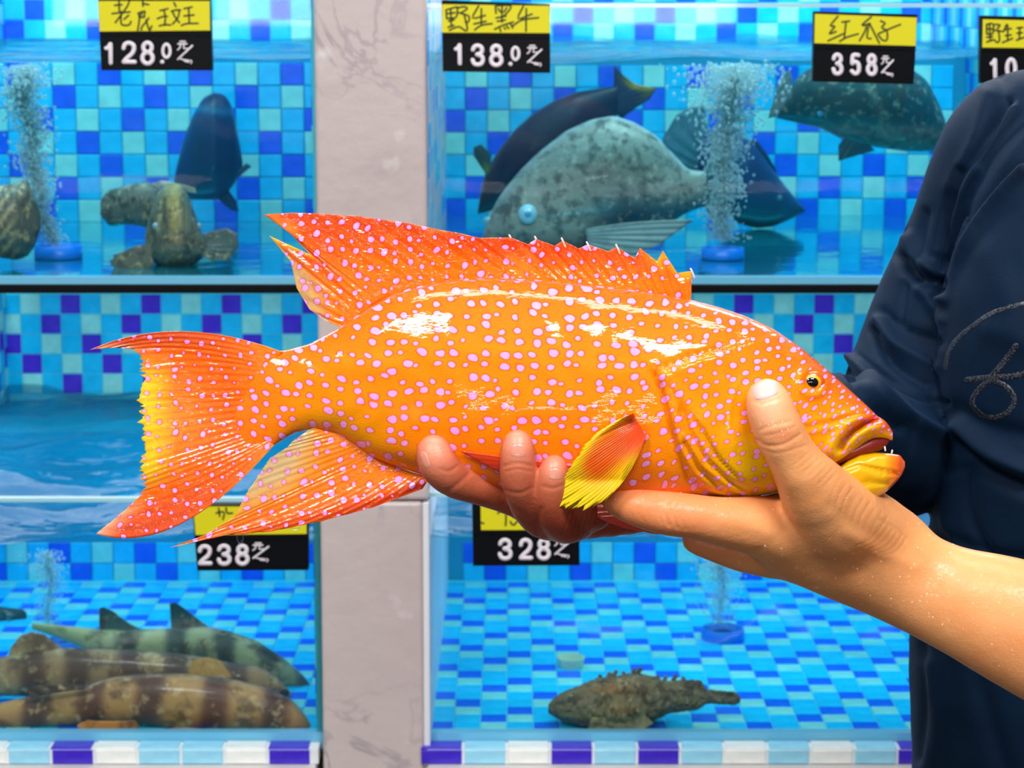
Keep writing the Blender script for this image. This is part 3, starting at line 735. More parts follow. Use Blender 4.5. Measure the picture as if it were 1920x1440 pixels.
fin('dorsal_fin', dp, lambda px, py, t: FB.Y(px, py, 3+t*6), FIN_F, fish, dcol, sub=8, m=40, thick=7, ray=1.3, nray=31, wave=3, alphaf=lambda s, t: 1-.22*np.clip((s-.86)/.05, 0, 1)*np.clip((t-.3)*2, 0, 1))
for (x, y) in ((957, 445), (1005, 448), (1055, 451), (1102, 458), (1157, 463), (1297, 508)):
    v, f = stroke_mesh([[(x+5, y+12), (x+1, y+2), (x-2, y-4)]], lambda a, b: FB.Y(a, b, 9), 1.8, 1.0); mesh('dorsal_spine', v, f, plain('pale_spine', (225, 205, 205), .3), fish)
# tail fin
tp = [((530, 660), (330, 584), (168, 656)), ((518, 672), (352, 618), (212, 652)), ((505, 684), (370, 648), (258, 655)), ((500, 694), (380, 670), (268, 690)), ((495, 710), (380, 705), (270, 705)), ((492, 735), (380, 735), (262, 742)), ((490, 750), (380, 755), (264, 770)), ((490, 770), (380, 780), (266, 800)), ((492, 788), (380, 805), (272, 832)), ((494, 800), (385, 835), (264, 870)), ((497, 812), (385, 850), (266, 893)), ((500, 822), (390, 870), (274, 908)), ((504, 826), (400, 895), (262, 930)), ((508, 830), (408, 930), (215, 972)), ((514, 834), (330, 1048), (180, 1001))]
def tcol(x, y, s, t):
    A = np.array; c = np.tile(A([246., 88, 8]), (x.size, 1)); mid = np.clip(1-np.abs(s-.5)/.36, 0, 1)
    c = lerp(c, A([246., 140, 50]), mid*np.clip((t-.25)*1.6, 0, 1)); c = lerp(c, A([238., 196, 20]), np.clip((t-.72)*5, 0, 1)*np.clip(mid*2, 0, 1))
    e = np.clip((np.abs(s-.5)-.36)/.1, 0, 1); c = lerp(c, A([208., 62, 42]), e*np.clip(t*1.6, 0, 1)*.9); c = lerp(c, A([249., 112, 4]), np.clip(1-t*3.2, 0, 1)); return lerp(c, A([240., 165, 130]), np.clip((t-.86)*7, 0, 1)*np.clip(e*2, 0, 1))
fin('tail_fin', tp, lambda px, py, t: FB.Y(px, py, 2), TAIL_F, fish, tcol, sub=10, m=60, thick=26, ray=.9, nray=27, wave=4, jag=.018, edge_thin=.16,
    alphaf=lambda s, t: 1-.15*np.clip((t-.75)*4, 0, 1)*np.clip(1-np.abs(s-.5)/.36, 0, 1))
# anal fin
ap = [((600, 800), (578, 806)), ((622, 806), (548, 828)), ((642, 814), (538, 839)), ((655, 824), (505, 860)), ((668, 832), (482, 895)), ((680, 842), (462, 925)), ((694, 850), (440, 968)), ((706, 858), (385, 1003)), ((720, 866), (520, 975), (318, 1027)), ((742, 874), (600, 965), (420, 1004)), ((758, 880), (640, 955), (505, 997)), ((775, 886), (700, 940), (605, 977)), ((790, 890), (745, 925), (700, 951)), ((806, 894), (800, 905), (792, 917))]
def acol(x, y, s, t):
    A = np.array; c = np.tile(A([247., 118, 4]), (x.size, 1)); c = lerp(c, A([214., 44, 12]), (s-.5)*2.4*np.clip(t*1.5, 0, 1)); w = np.clip((.52-s)/.15, 0, 1)*np.clip((t-.28)*2.6, 0, 1)
    return lerp(c, A([214., 182, 120]), w)
fin('anal_fin', ap, lambda px, py, t: FB.Y(px, py, 6+10*t), FIN_F, fish, acol, sub=14, m=44, thick=12, ray=.7, nray=22, wave=3, edge_thin=.2, jag=.006,
    alphaf=lambda s, t: 1-.28*np.clip((.52-s)/.15, 0, 1)*np.clip((t-.35)*2.2, 0, 1))
# pectoral fin
pp_ = [((1188, 772), (1200, 770)), ((1190, 778), (1160, 786)), ((1192, 784), (1118, 812)), ((1194, 789), (1130, 810), (1094, 840)), ((1197, 794), (1130, 825), (1074, 868)), ((1200, 798), (1135, 840), (1058, 893)), ((1202, 802), (1140, 860), (1042, 915)), ((1204, 806), (1145, 880), (1037, 938)), ((1206, 809), (1150, 895), (1048, 954)), ((1208, 812), (1165, 900), (1085, 953)), ((1210, 815), (1178, 900), (1125, 944)), ((1212, 817), (1185, 890), (1152, 922)), ((1213, 820), (1180, 860), (1166, 890))]
def pcol(x, y, s, t):
    A = np.array; c = np.tile(A([248., 96, 0]), (x.size, 1)); d = polydist(x, y, [(1210, 805), (1150, 835), (1120, 870)]); c = lerp(c, A([250., 196, 4]), (d-14)/28); c = lerp(c, A([250., 215, 10]), (t-.7)*4)
    return lerp(c, A([236., 60, 10]), np.clip(1-t*2.2, 0, 1)*.8)
def pec_Y(px, py, t):
    base = FB.front(np.clip(px, 500, 1640), np.clip(py, 600, 900)); return base - (6+26*np.sin(t*1.9))*px2m
fin('pectoral_fin', pp_, pec_Y, vc_mat('yellow_orange_fin', .35, .5, .1, 120), fish, pcol, sub=12, m=36, thick=5, ray=.7, nray=36, jag=.03)
# pelvic fins
rc = lambda x, y, s, t: lerp(np.tile(np.array([236., 70, 10]), (x.size, 1)), np.array([205., 30, 10]), s)
PELV = vc_mat('red_orange_fin', .3, .8, .15, 150)
fin('pelvic_fin', [((1290, 940), (1095, 940)), ((1292, 952), (1105, 962)), ((1294, 966), (1130, 975)), ((1296, 980), (1170, 990)), ((1300, 992), (1230, 1002)), ((1302, 998), (1290, 1003))], lambda px, py, t: 1.083+.004*t, PELV, fish, rc, sub=6, m=20, thick=9, ray=1.5, nray=9)
fin('pelvic_fin', [((1130, 880), (860, 845)), ((1130, 892), (900, 868)), ((1130, 900), (935, 885)), ((1130, 915), (1000, 905))], lambda px, py, t: FB.front(px, np.minimum(py, 900))-5*px2m, PELV, fish, rc, sub=6, m=20, thick=6, ray=1, nray=6)

# ================================================================== person
person = empty('person', (P(2000, 1440, 1.42).x, 1.42, .35), 'person in dark navy long sleeved top holding the spotted orange fish', 'person')
def skin():
    n = N('wet_skin'); col, al = n.vcol(); v = n.coords(); f = n.ramp(n.noise(v, 55, 4), .3, .75)
    d = n.add('ShaderNodeMix', data_type='RGBA', blend_type='MULTIPLY'); d.inputs[0].default_value = 1; n.link(col, d.inputs[6]); d.inputs[7].default_value = (.93, .80, .74, 1)
    n.link(n.mix(f, col, d.outputs[2]), n.b.inputs['Base Color']); n.set(Roughness=.45); n.b.inputs['Specular IOR Level'].default_value = .3; n.b.inputs['Subsurface Weight'].default_value = .2
    n.b.inputs['Subsurface Radius'].default_value = (1, .35, .15); n.b.inputs['Subsurface Scale'].default_value = .004
    n.b.inputs['Coat Weight'].default_value = .18; n.b.inputs['Coat Roughness'].default_value = .2
    vo = n.add('ShaderNodeTexVoronoi'); vo.inputs['Scale'].default_value = 900; n.link(v, vo.inputs[0])
    b = n.bump(vo.outputs[0], .10, .0006); b = n.bump(n.noise(v, 160, 4), .16, .0015, b); n.link(b, n.b.inputs['Normal'])
    n.link(n.bump(n.noise(v, 350, 3), .35, .0012), n.b.inputs['Coat Normal']); return n.m
SKIN = skin()
# near arm and hand
lo = np.array(P(1100, 1500, 1.0)); hi = np.array(P(2360, 690, 1.22))
A = Field((lo[0], 1.02, P(1500, 1520, 1.1).z-.005), (P(2300, 700, 1.1).x, 1.20, P(1430, 690, 1.05).z+.004), .0014)
A.chain([(1437, 744, 1.0615, 33), (1446, 772, 1.0600, 38), (1462, 812, 1.0595, 40), (1478, 842, 1.061, 39), (1500, 880, 1.064, 46), (1530, 925, 1.072, 64), (1560, 965, 1.085, 78)], k=.004)
A.chain([(1150, 938, 1.080, 22), (1195, 950, 1.076, 31), (1245, 962, 1.074, 35), (1290, 967, 1.073, 36), (1350, 977, 1.076, 41), (1415, 985, 1.082, 52), (1480, 1000, 1.092, 66)], k=.004)
A.chain([(1300, 1012, 1.100, 22), (1345, 1025, 1.100, 27), (1400, 1040, 1.102, 32), (1470, 1045, 1.105, 42)], k=.003)
A.chain([(1310, 995, 1.128, 22), (1390, 1010, 1.128, 30), (1480, 1025, 1.122, 42)], k=.003)
A.chain([(1345, 975, 1.150, 20), (1410, 985, 1.148, 28), (1500, 1010, 1.135, 45)], k=.003)
A.chain([(1475, 1000, 1.095, 66), (1540, 1008, 1.100, 86), (1600, 1030, 1.105, 90), (1660, 1060, 1.108, 84), (1715, 1090, 1.108, 79), (1780, 1120, 1.105, 83), (1850, 1145, 1.10, 96), (1925, 1176, 1.095, 111), (2050, 1235, 1.09, 124), (2250, 1330, 1.09, 130)], k=.008, ys=.8)
A.chain([(1560, 975, 1.085, 60), (1620, 985, 1.10, 48), (1668, 1010, 1.115, 36), (1690, 1030, 1.115, 36)], k=.012)
AC = [([(1420, 826), (1440, 836), (1470, 833), (1500, 815)], 1.8, 3.4), ([(1426, 806), (1448, 798), (1482, 790)], 1.4, 3), ([(1436, 817), (1458, 812), (1488, 801)], 1.0, 2.6), ([(1432, 844), (1460, 850), (1510, 836)], .8, 3),
      ([(1450, 806), (1478, 801)], -2.0, 13), ([(1412, 752), (1432, 757), (1462, 747)], .9, 3.5), ([(1408, 735), (1416, 716), (1436, 710)], .7, 3),
      ([(1252, 940), (1246, 962), (1254, 985)], 1.8, 3.4), ([(1266, 944), (1262, 966), (1270, 990)], 1.5, 3), ([(1242, 945), (1236, 962), (1240, 980)], 1.0, 3), ([(1278, 946), (1276, 970), (1284, 992)], .9, 3),
      ([(1540, 880), (1520, 900), (1490, 905)], -2.5, 20), ([(1440, 915), (1462, 950), (1475, 990)], 2.0, 13), ([(1590, 1000), (1650, 1035), (1720, 1062)], -2.4, 13), ([(1560, 950), (1600, 985), (1650, 1010)], 1.6, 12),
      ([(1360, 975), (1400, 985), (1440, 1000)], -1.8, 12), ([(1500, 1000), (1560, 1050), (1640, 1085)], 1.2, 16), ([(1405, 1035), (1430, 1030)], 1.0, 6), ([(1650, 975), (1690, 1000), (1700, 1030)], 1.0, 4)]
for k in range(9):
    x, y = 1576+k*11, 898+k*9; AC.append(([(x, y), (x-14, y+22), (x-20, y+48-k)], (.35+.2*(k*7 % 3)), 2.4))
for k in range(7): x = 1515+k*9; AC.append(([(x, 850+k*6), (x-26, 872+k*7)], .5, 2.6))
for k in range(6): x = 1655+k*9; AC.append(([(x, 985+k*5), (x-18, 1008+k*5), (x-44, 1020+k*4)], .8, 3))
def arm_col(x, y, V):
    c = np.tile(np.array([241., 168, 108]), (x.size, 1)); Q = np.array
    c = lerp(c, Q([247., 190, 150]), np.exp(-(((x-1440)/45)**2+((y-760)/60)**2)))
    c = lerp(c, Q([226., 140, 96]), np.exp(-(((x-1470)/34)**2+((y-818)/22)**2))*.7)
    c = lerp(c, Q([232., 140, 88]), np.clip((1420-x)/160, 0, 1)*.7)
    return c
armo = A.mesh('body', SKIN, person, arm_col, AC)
# far hand
B = Field((P(770, 900, 1.05).x, 1.045, P(1000, 1040, 1.1).z), (P(1420, 900, 1.25).x, 1.26, P(970, 780, 1.05).z), .0013)
B.chain([(813, 844, 1.0745, 29), (822, 872, 1.0735, 32), (852, 900, 1.078, 31), (905, 917, 1.088, 29), (960, 932, 1.097, 32), (1010, 950, 1.103, 36)], k=.003)
B.chain([(972, 829, 1.0715, 26), (971, 860, 1.0705, 29), (973, 900, 1.072, 31), (988, 940, 1.080, 33), (1018, 972, 1.092, 36), (1050, 975, 1.105, 36)], k=.003)
B.chain([(1040, 874, 1.0705, 22), (1036, 900, 1.070, 25), (1034, 935, 1.073, 29), (1045, 968, 1.080, 32), (1062, 984, 1.092, 33), (1085, 975, 1.105, 34)], k=.003)
B.chain([(1075, 900, 1.082, 20), (1082, 930, 1.082, 24), (1095, 960, 1.090, 27), (1120, 965, 1.105, 28)], k=.003)
B.chain([(1010, 950, 1.105, 34), (1080, 968, 1.115, 34), (1180, 955, 1.145, 40), (1290, 925, 1.18, 46), (1390, 890, 1.22, 50)], k=.008)
BC = [([(946, 874), (970, 869), (996, 874)], 1.6, 3.4), ([(948, 884), (972, 880), (996, 884)], 1.2, 3), ([(947, 920), (975, 925), (998, 915)], 1.2, 4),
      ([(826, 880), (842, 884), (858, 874)], 1.4, 3.4), ([(835, 925), (862, 905), (880, 888)], 1.6, 5), ([(900, 900), (930, 912), (950, 935)], 1.0, 5), ([(1018, 912), (1036, 916), (1056, 910)], 1.3, 3.4), ([(1014, 955), (1006, 985), (1010, 1005)], 2.2, 5), ([(945, 945), (975, 962), (1000, 985)], 1.6, 5)]
for k in range(7): x = 1062+k*9; BC.append(([(x+8, 955), (x+2, 978), (x-6, 1000)], 1.3, 3))
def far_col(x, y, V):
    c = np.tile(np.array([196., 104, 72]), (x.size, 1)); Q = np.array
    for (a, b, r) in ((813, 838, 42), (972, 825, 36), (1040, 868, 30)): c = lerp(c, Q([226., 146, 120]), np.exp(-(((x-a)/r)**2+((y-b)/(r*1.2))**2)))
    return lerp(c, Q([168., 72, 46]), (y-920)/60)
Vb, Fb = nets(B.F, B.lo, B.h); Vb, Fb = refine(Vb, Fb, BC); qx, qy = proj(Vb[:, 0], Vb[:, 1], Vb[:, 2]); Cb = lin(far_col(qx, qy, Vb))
# join the far hand into the one body mesh, together with the hidden trunk
bm_me = armo.data; nA = len(bm_me.vertices)
VA = np.array([v.co for v in bm_me.vertices]); FA = [tuple(p.vertices) for p in bm_me.polygons]
CA = np.zeros(nA*4); bm_me.color_attributes['Col'].data.foreach_get('color', CA); CA = CA.reshape(-1, 4)[:, :3]
T = Field((P(1350, 900, 1.2).x, 1.03, .3), (1.0, 1.60, 1.8), .009)
def tr(F_, nodes, k=.03, ys=1.0): F_.chain(nodes, k=k, ys=ys)
TR = [[(2330, 500, 1.43, 130), (2330, 800, 1.43, 180), (2330, 1200, 1.43, 190), (2330, 1700, 1.43, 200)], [(2330, 300, 1.43, 60), (2330, 500, 1.43, 60)],
      [(1935, 320, 1.47, 110), (1850, 480, 1.485, 90), (1715, 790, 1.44, 60), (1500, 825, 1.275, 46), (1390, 880, 1.22, 42)], [(1990, 320, 1.45, 90), (2600, 320, 1.45, 100)],
      [(2600, 320, 1.45, 100), (2750, 900, 1.33, 110), (2690, 1420, 1.12, 118), (2400, 1400, 1.09, 126), (2230, 1322, 1.09, 127)]]
for q in TR: tr(T, q)
VT, FT = nets(T.F, T.lo, T.h)
V = np.vstack([VA, Vb, VT]); F = FA+[tuple(f) for f in (Fb+nA)]+[tuple(f) for f in (FT+nA+len(Vb))]
C = np.vstack([CA, Cb, np.tile(lin([240, 176, 120]), (len(VT), 1))])
bpy.data.objects.remove(armo); body = mesh('body', V, F, SKIN, person, cols=C)
BV = bvh(body)
# fingernails
NAIL = plain('pale_pink_nail', (230, 182, 172), .4, coat=.1); NAIL2 = plain('dusky_pink_nail', (214, 138, 116), .3, coat=.4)
def nail(cx, cy, w, hgt, ang, mat, parent, lift=.6, label=None):
    """curved plate laid on the finger; w,hgt half sizes, ang tilt of the finger axis"""
    V, F = [], []; na, nb = 15, 17; ca, sa = math.cos(ang), math.sin(ang)
    for i in range(na):
        for j in range(nb):
            a = -1+2*i/(na-1); b = -1+2*j/(nb-1)
            u = a*w*math.sqrt(max(0, 1-.35*b**4)); v = b*hgt*(1-.25*a*a if b > 0 else 1-.35*a*a)
            x, y = cx+u*ca-v*sa, cy+u*sa+v*ca; h, nr = cast(BV, x, y)
            e = 1-max(abs(a), abs(b))**6
            V.append(h+nr*(lift*e-.15)*px2m*2 if h is not None else V[-1])
    for i in range(na-1):
        for j in range(nb-1): a = i*nb+j; F.append((a, a+1, a+nb+1, a+nb))
    return mesh('fingernail', V, F, mat, parent)
nail(1435, 731, 26, 18, -.30, NAIL, body, lift=1.0)
nail(972, 845, 15, 14, .05, NAIL2, body); nail(1041, 889, 13, 12, .1, NAIL2, body); nail(797, 862, 7, 18, -.35, NAIL2, body)

# shirt
def cloth():
    n = N('navy_jersey'); v = n.coords(); f = n.noise(v, 900, 2); g = n.noise(v, 30, 3)
    n.link(n.mix(g, L4((2, 18, 38)), L4((5, 33, 58))), n.b.inputs['Base Color']); n.set(Roughness=.7); n.b.inputs['Sheen Weight'].default_value = .10; n.b.inputs['Sheen Roughness'].default_value = .45
    n.b.inputs['Sheen Tint'].default_value = L4((90, 130, 190)); n.b.inputs['Specular IOR Level'].default_value = .12
    n.link(n.bump(f, .25, .0006), n.b.inputs['Normal']); return n.m
CLOTH = cloth()
G = Field((P(1380, 900, 1.2).x, 1.19, P(1800, 1700, 1.4).z), (P(2660, 600, 1.4).x, 1.60, P(1900, 60, 1.4).z), .0034)
G.chain([(1940, 312, 1.47, 182), (1855, 470, 1.485, 150), (1785, 610, 1.485, 146), (1716, 740, 1.465, 126), (1690, 800, 1.44, 112)], k=.010)
G.chain([(1690, 840, 1.44, 108), (1672, 850, 1.425, 108), (1560, 800, 1.33, 92), (1440, 838, 1.25, 62)], k=.012)
G.chain([(1672, 860, 1.425, 104), (1650, 905, 1.41, 62)], k=.01)
G.chain([(2080, 420, 1.42, 250), (2025, 600, 1.41, 262), (2015, 760, 1.405, 246), (2015, 900, 1.41, 252), (2010, 1040, 1.42, 274), (2015, 1180, 1.43, 314), (2020, 1440, 1.43, 316), (2020, 1650, 1.43, 316)], k=.0025)
G.chain([(2300, 420, 1.42, 250), (2300, 1650, 1.43, 316)], k=.02)
# folds: ridges negative, grooves positive
SC = [(pl, a*2.1, w*1.15) for pl, a, w in (([(1768, 560), (1790, 500), (1850, 400), (1925, 320)], -11, 9), ([(1768, 545), (1800, 450), (1860, 360), (1930, 270)], 12, 10), ([(1765, 470), (1785, 400), (1840, 300), (1900, 210)], -8, 13),
                 ([(1762, 500), (1770, 440), (1800, 350), (1850, 260), (1890, 190)], 9, 9), ([(1755, 560), (1770, 470), (1775, 400), (1800, 320)], 6, 7), ([(1700, 450), (1720, 490), (1765, 510)], -9, 12), ([(1690, 480), (1712, 515), (1765, 530)], 10, 9),
                 ([(1650, 600), (1680, 650), (1750, 690)], -9, 10), ([(1640, 620), (1670, 675), (1740, 720)], 8, 8), ([(1600, 670), (1640, 720), (1700, 780), (1770, 820)], -9, 11), ([(1580, 690), (1625, 745), (1690, 800)], 8, 9),
                 ([(1735, 400), (1722, 470), (1715, 530)], 5, 9), ([(1800, 800), (1850, 845), (1925, 880)], -11, 14), ([(1795, 830), (1850, 880), (1925, 915)], 11, 14), ([(1790, 770), (1850, 800), (1925, 820)], 5, 16),
                 ([(1780, 900), (1775, 960), (1790, 1030)], -6, 12), ([(1810, 880), (1815, 960), (1850, 1040)], 6, 12), ([(1860, 620), (1925, 640)], -4, 22), ([(1740, 1250), (1760, 1350), (1740, 1440)], -5, 16), ([(1820, 1230), (1850, 1340), (1880, 1440)], 5, 18),
    ([(1850, 180), (1835, 260), (1790, 350)], -5, 16), ([(1880, 150), (1870, 230), (1840, 300)], 4, 12), ([(1690, 430), (1700, 520), (1690, 600)], 4, 9), ([(1655, 590), (1700, 620), (1760, 640)], 5, 10), ([(1580, 700), (1600, 740), (1640, 800)], -5, 9),
    ([(1700, 520), (1740, 560), (1765, 600)], -4, 9), ([(1850, 480), (1880, 540), (1900, 600)], -3, 25), ([(1790, 1060), (1850, 1090), (1930, 1100)], -5, 14), ([(1780, 1010), (1850, 1040), (1930, 1050)], 5, 12), ([(1730, 1200), (1735, 1300), (1725, 1420)], 4, 8), ([(1600, 660), (1650, 700), (1720, 740), (1770, 755)], 5, 6))]
G2 = Field((.33, 1.05, P(2600, 1350, 1.2).z), (.62, 1.60, 1.60), .007)
G2.chain([(2480, 300, 1.45, 190), (2640, 420, 1.44, 175), (2750, 880, 1.33, 165), (2730, 1180, 1.22, 160)], k=.01)
G2.mesh('sleeve', CLOTH, person)
G3 = Field((.20, 1.22, .0), (.60, 1.62, 1.08), .011); hx = P(2160, 1500, 1.43).x
G3.cone((hx-.04, 1.43, .93), .105, (hx+.06, 1.43, .93), .105, .02)
for sx_ in (-1, 1):
    G3.cone((hx+.01+sx_*.055, 1.43, .88), .092, (hx+.01+sx_*.075, 1.42, .48), .062, .02); G3.cone((hx+.01+sx_*.075, 1.42, .48), .062, (hx+.01+sx_*.08, 1.45, .10), .048, .01)
G3.mesh('trousers', plain('black_trousers', (14, 16, 22), .8), person)
for sx_ in (-1, 1):
    G4 = Field((hx-.1+sx_*.08, 1.22, -.005), (hx+.12+sx_*.08, 1.56, .14), .006); G4.cone((hx+.01+sx_*.08, 1.47, .045), .042, (hx+.01+sx_*.085, 1.32, .036), .034, .01); G4.cone((hx+.01+sx_*.08, 1.46, .06), .040, (hx+.01+sx_*.08, 1.45, .09), .045, .01); G4.mesh('boot', plain('rubber_boot', (20, 22, 26), .4), person)
shirt = G.mesh('shirt', CLOTH, person, None, SC)
SV = bvh(shirt)
def drape(strokes, r, flat, mat, name, parent, B_):
    def Yf(x, y):
        h, _ = cast(B_, x, y); return h.y if h is not None else 1.33
    v, f = stroke_mesh([arcpts(q, 5) for q in strokes], Yf, r, flat); return mesh(name, v, f, mat, parent)
def glit():
    n = N('grey_glitter_print'); v = n.coords(); f = n.ramp(n.noise(v, 1500, 2), .5, .62); n.link(n.mix(f, L4((12, 22, 34)), L4((112, 118, 130))), n.b.inputs['Base Color']); n.set(Roughness=.45, Metallic=.4); return n.m
GL = glit()
drape([[(1772, 690), (1778, 660), (1795, 635), (1825, 610), (1865, 585), (1930, 566)]], 4.2, .3, GL, 'shirt_print', shirt, SV)
drape([[(1905, 648), (1885, 675), (1860, 705)], [(1812, 713), (1850, 708), (1895, 706), (1930, 698)]], 5.5, .3, GL, 'shirt_print', shirt, SV)
drape([[(1860, 710), (1835, 730), (1822, 755), (1840, 778), (1865, 783), (1890, 772), (1902, 750), (1890, 728), (1862, 712)]], 5, .3, GL, 'shirt_print', shirt, SV)
drape([[(1766, 560), (1762, 520), (1768, 470), (1790, 400), (1830, 320), (1880, 240)]], 1.3, .5, CLOTH, 'seam', shirt, SV)

# ------------------------------------------------------------------ water drops
def drop_mat():
    n = N('water_drop'); n.n.remove(n.b); tr = n.add('ShaderNodeBsdfTransparent'); tr.inputs[0].default_value = (.98, .99, 1, 1)
    g = n.add('ShaderNodeBsdfGlossy'); g.inputs['Roughness'].default_value = .02; fr = n.add('ShaderNodeLayerWeight'); fr.inputs[0].default_value = .45
    m = n.add('ShaderNodeMixShader'); n.link(n.math('MULTIPLY', fr.outputs['Facing'], .30), m.inputs[0]); n.link(tr.outputs[0], m.inputs[1]); n.link(g.outputs[0], m.inputs[2]); n.link(m.outputs[0], n.out.inputs[0]); return n.m
DROP = drop_mat()
def lathe(name, prof, c, mat, parent=None, seg=24, axis=(0, 0, 1)):
    V, F = [], []
    for (r, z) in prof:
        for j in range(seg): b = 2*math.pi*j/seg; V.append((c[0]+r*math.cos(b), c[1]+r*math.sin(b), c[2]+z))
    for i in range(len(prof)-1):
        for j in range(seg): k = (j+1) % seg; F.append((i*seg+j, i*seg+k, (i+1)*seg+k, (i+1)*seg+j))
    return mesh(name, V, F, mat, parent)
for (x, y, w, l, Yd, lab) in ((450, 998, 8, 22, 1.094, 'long water drop hanging from the pale fin above the 238 price tag'), (553, 988, 11, 7, 1.092, 'flat water drop under the red fin edge left of the lower column'),
                          (1224, 1001, 8, 9, 1.083, 'dark drop hanging under the red fin left of the index finger'), (1308, 1034, 9, 9, 1.100, 'water drop hanging below the near hand knuckle'),
                          (1099, 1003, 9, 8, 1.088, 'clear drop under the far hand knuckles beside the 328 price tag'), (1001, 992, 9, 5, 1.090, 'flat clear drop between the far hand knuckles')):
    m = Yd/FPX; c = P(x, y, Yd); prof = [(w*m*.05, -l*m), (w*m*.5, -l*m*.93), (w*m*.8, -l*m*.72), (w*m*.85, -l*m*.45), (w*m*.92, -l*m*.15), (w*m, .0), (w*m*.6, .001*.5)]
    tag(recenter(lathe('water_drop', prof, c, DROP)), lab, 'water drop')
# droplets on the arm and hand
V, F = [], []
def bead(h, nr, r):
    b = len(V); up = Vector((0, 0, 1)); t1 = nr.cross(up).normalized(); t2 = nr.cross(t1)
    for i, (q, z) in enumerate(((1, -.15), (.8, .4), (.42, .68))):
        for j in range(8): a = math.pi*j/4; V.append(h+(t1*math.cos(a)+t2*math.sin(a))*r*q+nr*r*z)
    V.append(h+nr*r*.78)
    for i in range(2):
        for j in range(8): k = (j+1) % 8; F.append((b+i*8+j, b+i*8+k, b+i*8+8+k, b+i*8+8+j))
    for j in range(8): F.append((b+16+j, b+16+(j+1) % 8, b+24))
for (cx_, cy_, sx_, sy_, nn_, r0) in ((1745, 1095, 40, 45, 70, 2.2), (1600, 1010, 90, 60, 60, 1.4), (1700, 1140, 120, 40, 60, 1.6), (1460, 800, 18, 14, 40, 1.4), (1520, 1050, 60, 25, 40, 1.9), (1850, 1180, 60, 60, 40, 1.5), (1260, 935, 60, 10, 26, 1.6), (1410, 950, 50, 14, 24, 1.5), (1465, 1000, 60, 40, 24, 1.4)):
    for _ in range(int(nn_*.7)):
        x, y = random.gauss(cx_, sx_), random.gauss(cy_, sy_); h, nr = cast(BV, x, y)
        if h is not None and h.y < 1.13: bead(h, nr, abs(random.gauss(r0, .7))*px2m+.0001)
for (x, y, r) in ((1467, 1040, 4), (1465, 1030, 3), (1739, 1100, 4), (1745, 1085, 3), (1738, 1115, 4.5), (1840, 1080, 4), (1760, 1078, 3)):
    h, nr = cast(BV, x, y); bead(h, nr, r*px2m) if h is not None else None
nb = N('wet_bead'); nb.n.remove(nb.b); t_ = nb.add('ShaderNodeBsdfTransparent'); g_ = nb.add('ShaderNodeBsdfGlossy'); g_.inputs[0].default_value = (.13, .13, .13, 1); g_.inputs['Roughness'].default_value = .12
a_ = nb.add('ShaderNodeAddShader'); nb.link(t_.outputs[0], a_.inputs[0]); nb.link(g_.outputs[0], a_.inputs[1]); nb.link(a_.outputs[0], nb.out.inputs[0])
wb = mesh('water_droplets', V, F, nb.m); recenter(wb); tag(wb, 'scattered tiny water beads on the bare forearm and hand', 'water drops', kind='stuff')

# ================================================================== price tags
YT = YG-.012
def prism(name, q, y0, y1, mat, parent, px_y=None):
    a = [P(x, y, y0) for x, y in q]; b = [Vector((v.x, y1, v.z)) for v in a]
    return mesh(name, a+b, [(3, 2, 1, 0), (4, 5, 6, 7), (0, 1, 5, 4), (1, 2, 6, 5), (2, 3, 7, 6), (3, 0, 4, 7)], mat, parent, smooth=False)
GL8 = {'1': [[(.12, .26), (.38, .24), (.6, .07)], [(.62, .07), (.66, .95)]],
       '2': [[(.07, .3), (.16, .12), (.45, .04), (.8, .12), (.88, .32), (.72, .55), (.3, .78), (.08, .95)], [(.08, .95), (.95, .95)]],
       '3': [[(.08, .25), (.2, .1), (.48, .04), (.78, .12), (.86, .29), (.72, .43), (.42, .48)], [(.42, .48), (.8, .56), (.93, .74), (.8, .92), (.48, .98), (.18, .92), (.05, .74)]],
       '5': [[(.85, .05), (.22, .05), (.14, .47)], [(.14, .47), (.46, .37), (.82, .47), (.92, .7), (.8, .9), (.45, .98), (.08, .84)]],
       '8': [ell(.5, .26, .34, .21, 16), ell(.5, .73, .42, .25, 18)], '0': [ell(.5, .5, .42, .46, 20)], '.': [[(.5, .5)]],
       'yuan': [[(.15, .04), (.5, .04)], [(.02, .14), (.6, .14)], [(.2, .14), (.16, .3), (0, .4)], [(.4, .14), (.4, .34), (.62, .34)]],
       'slash': [[(.95, .22), (.02, .80)]], 'gram': [[(.2, .78), (.38, .82)], ell(.5, .86, .06, .05, 6), ell(.68, .88, .06, .05, 6), [(.85, .84), (.92, .9), (.85, .98)]]}
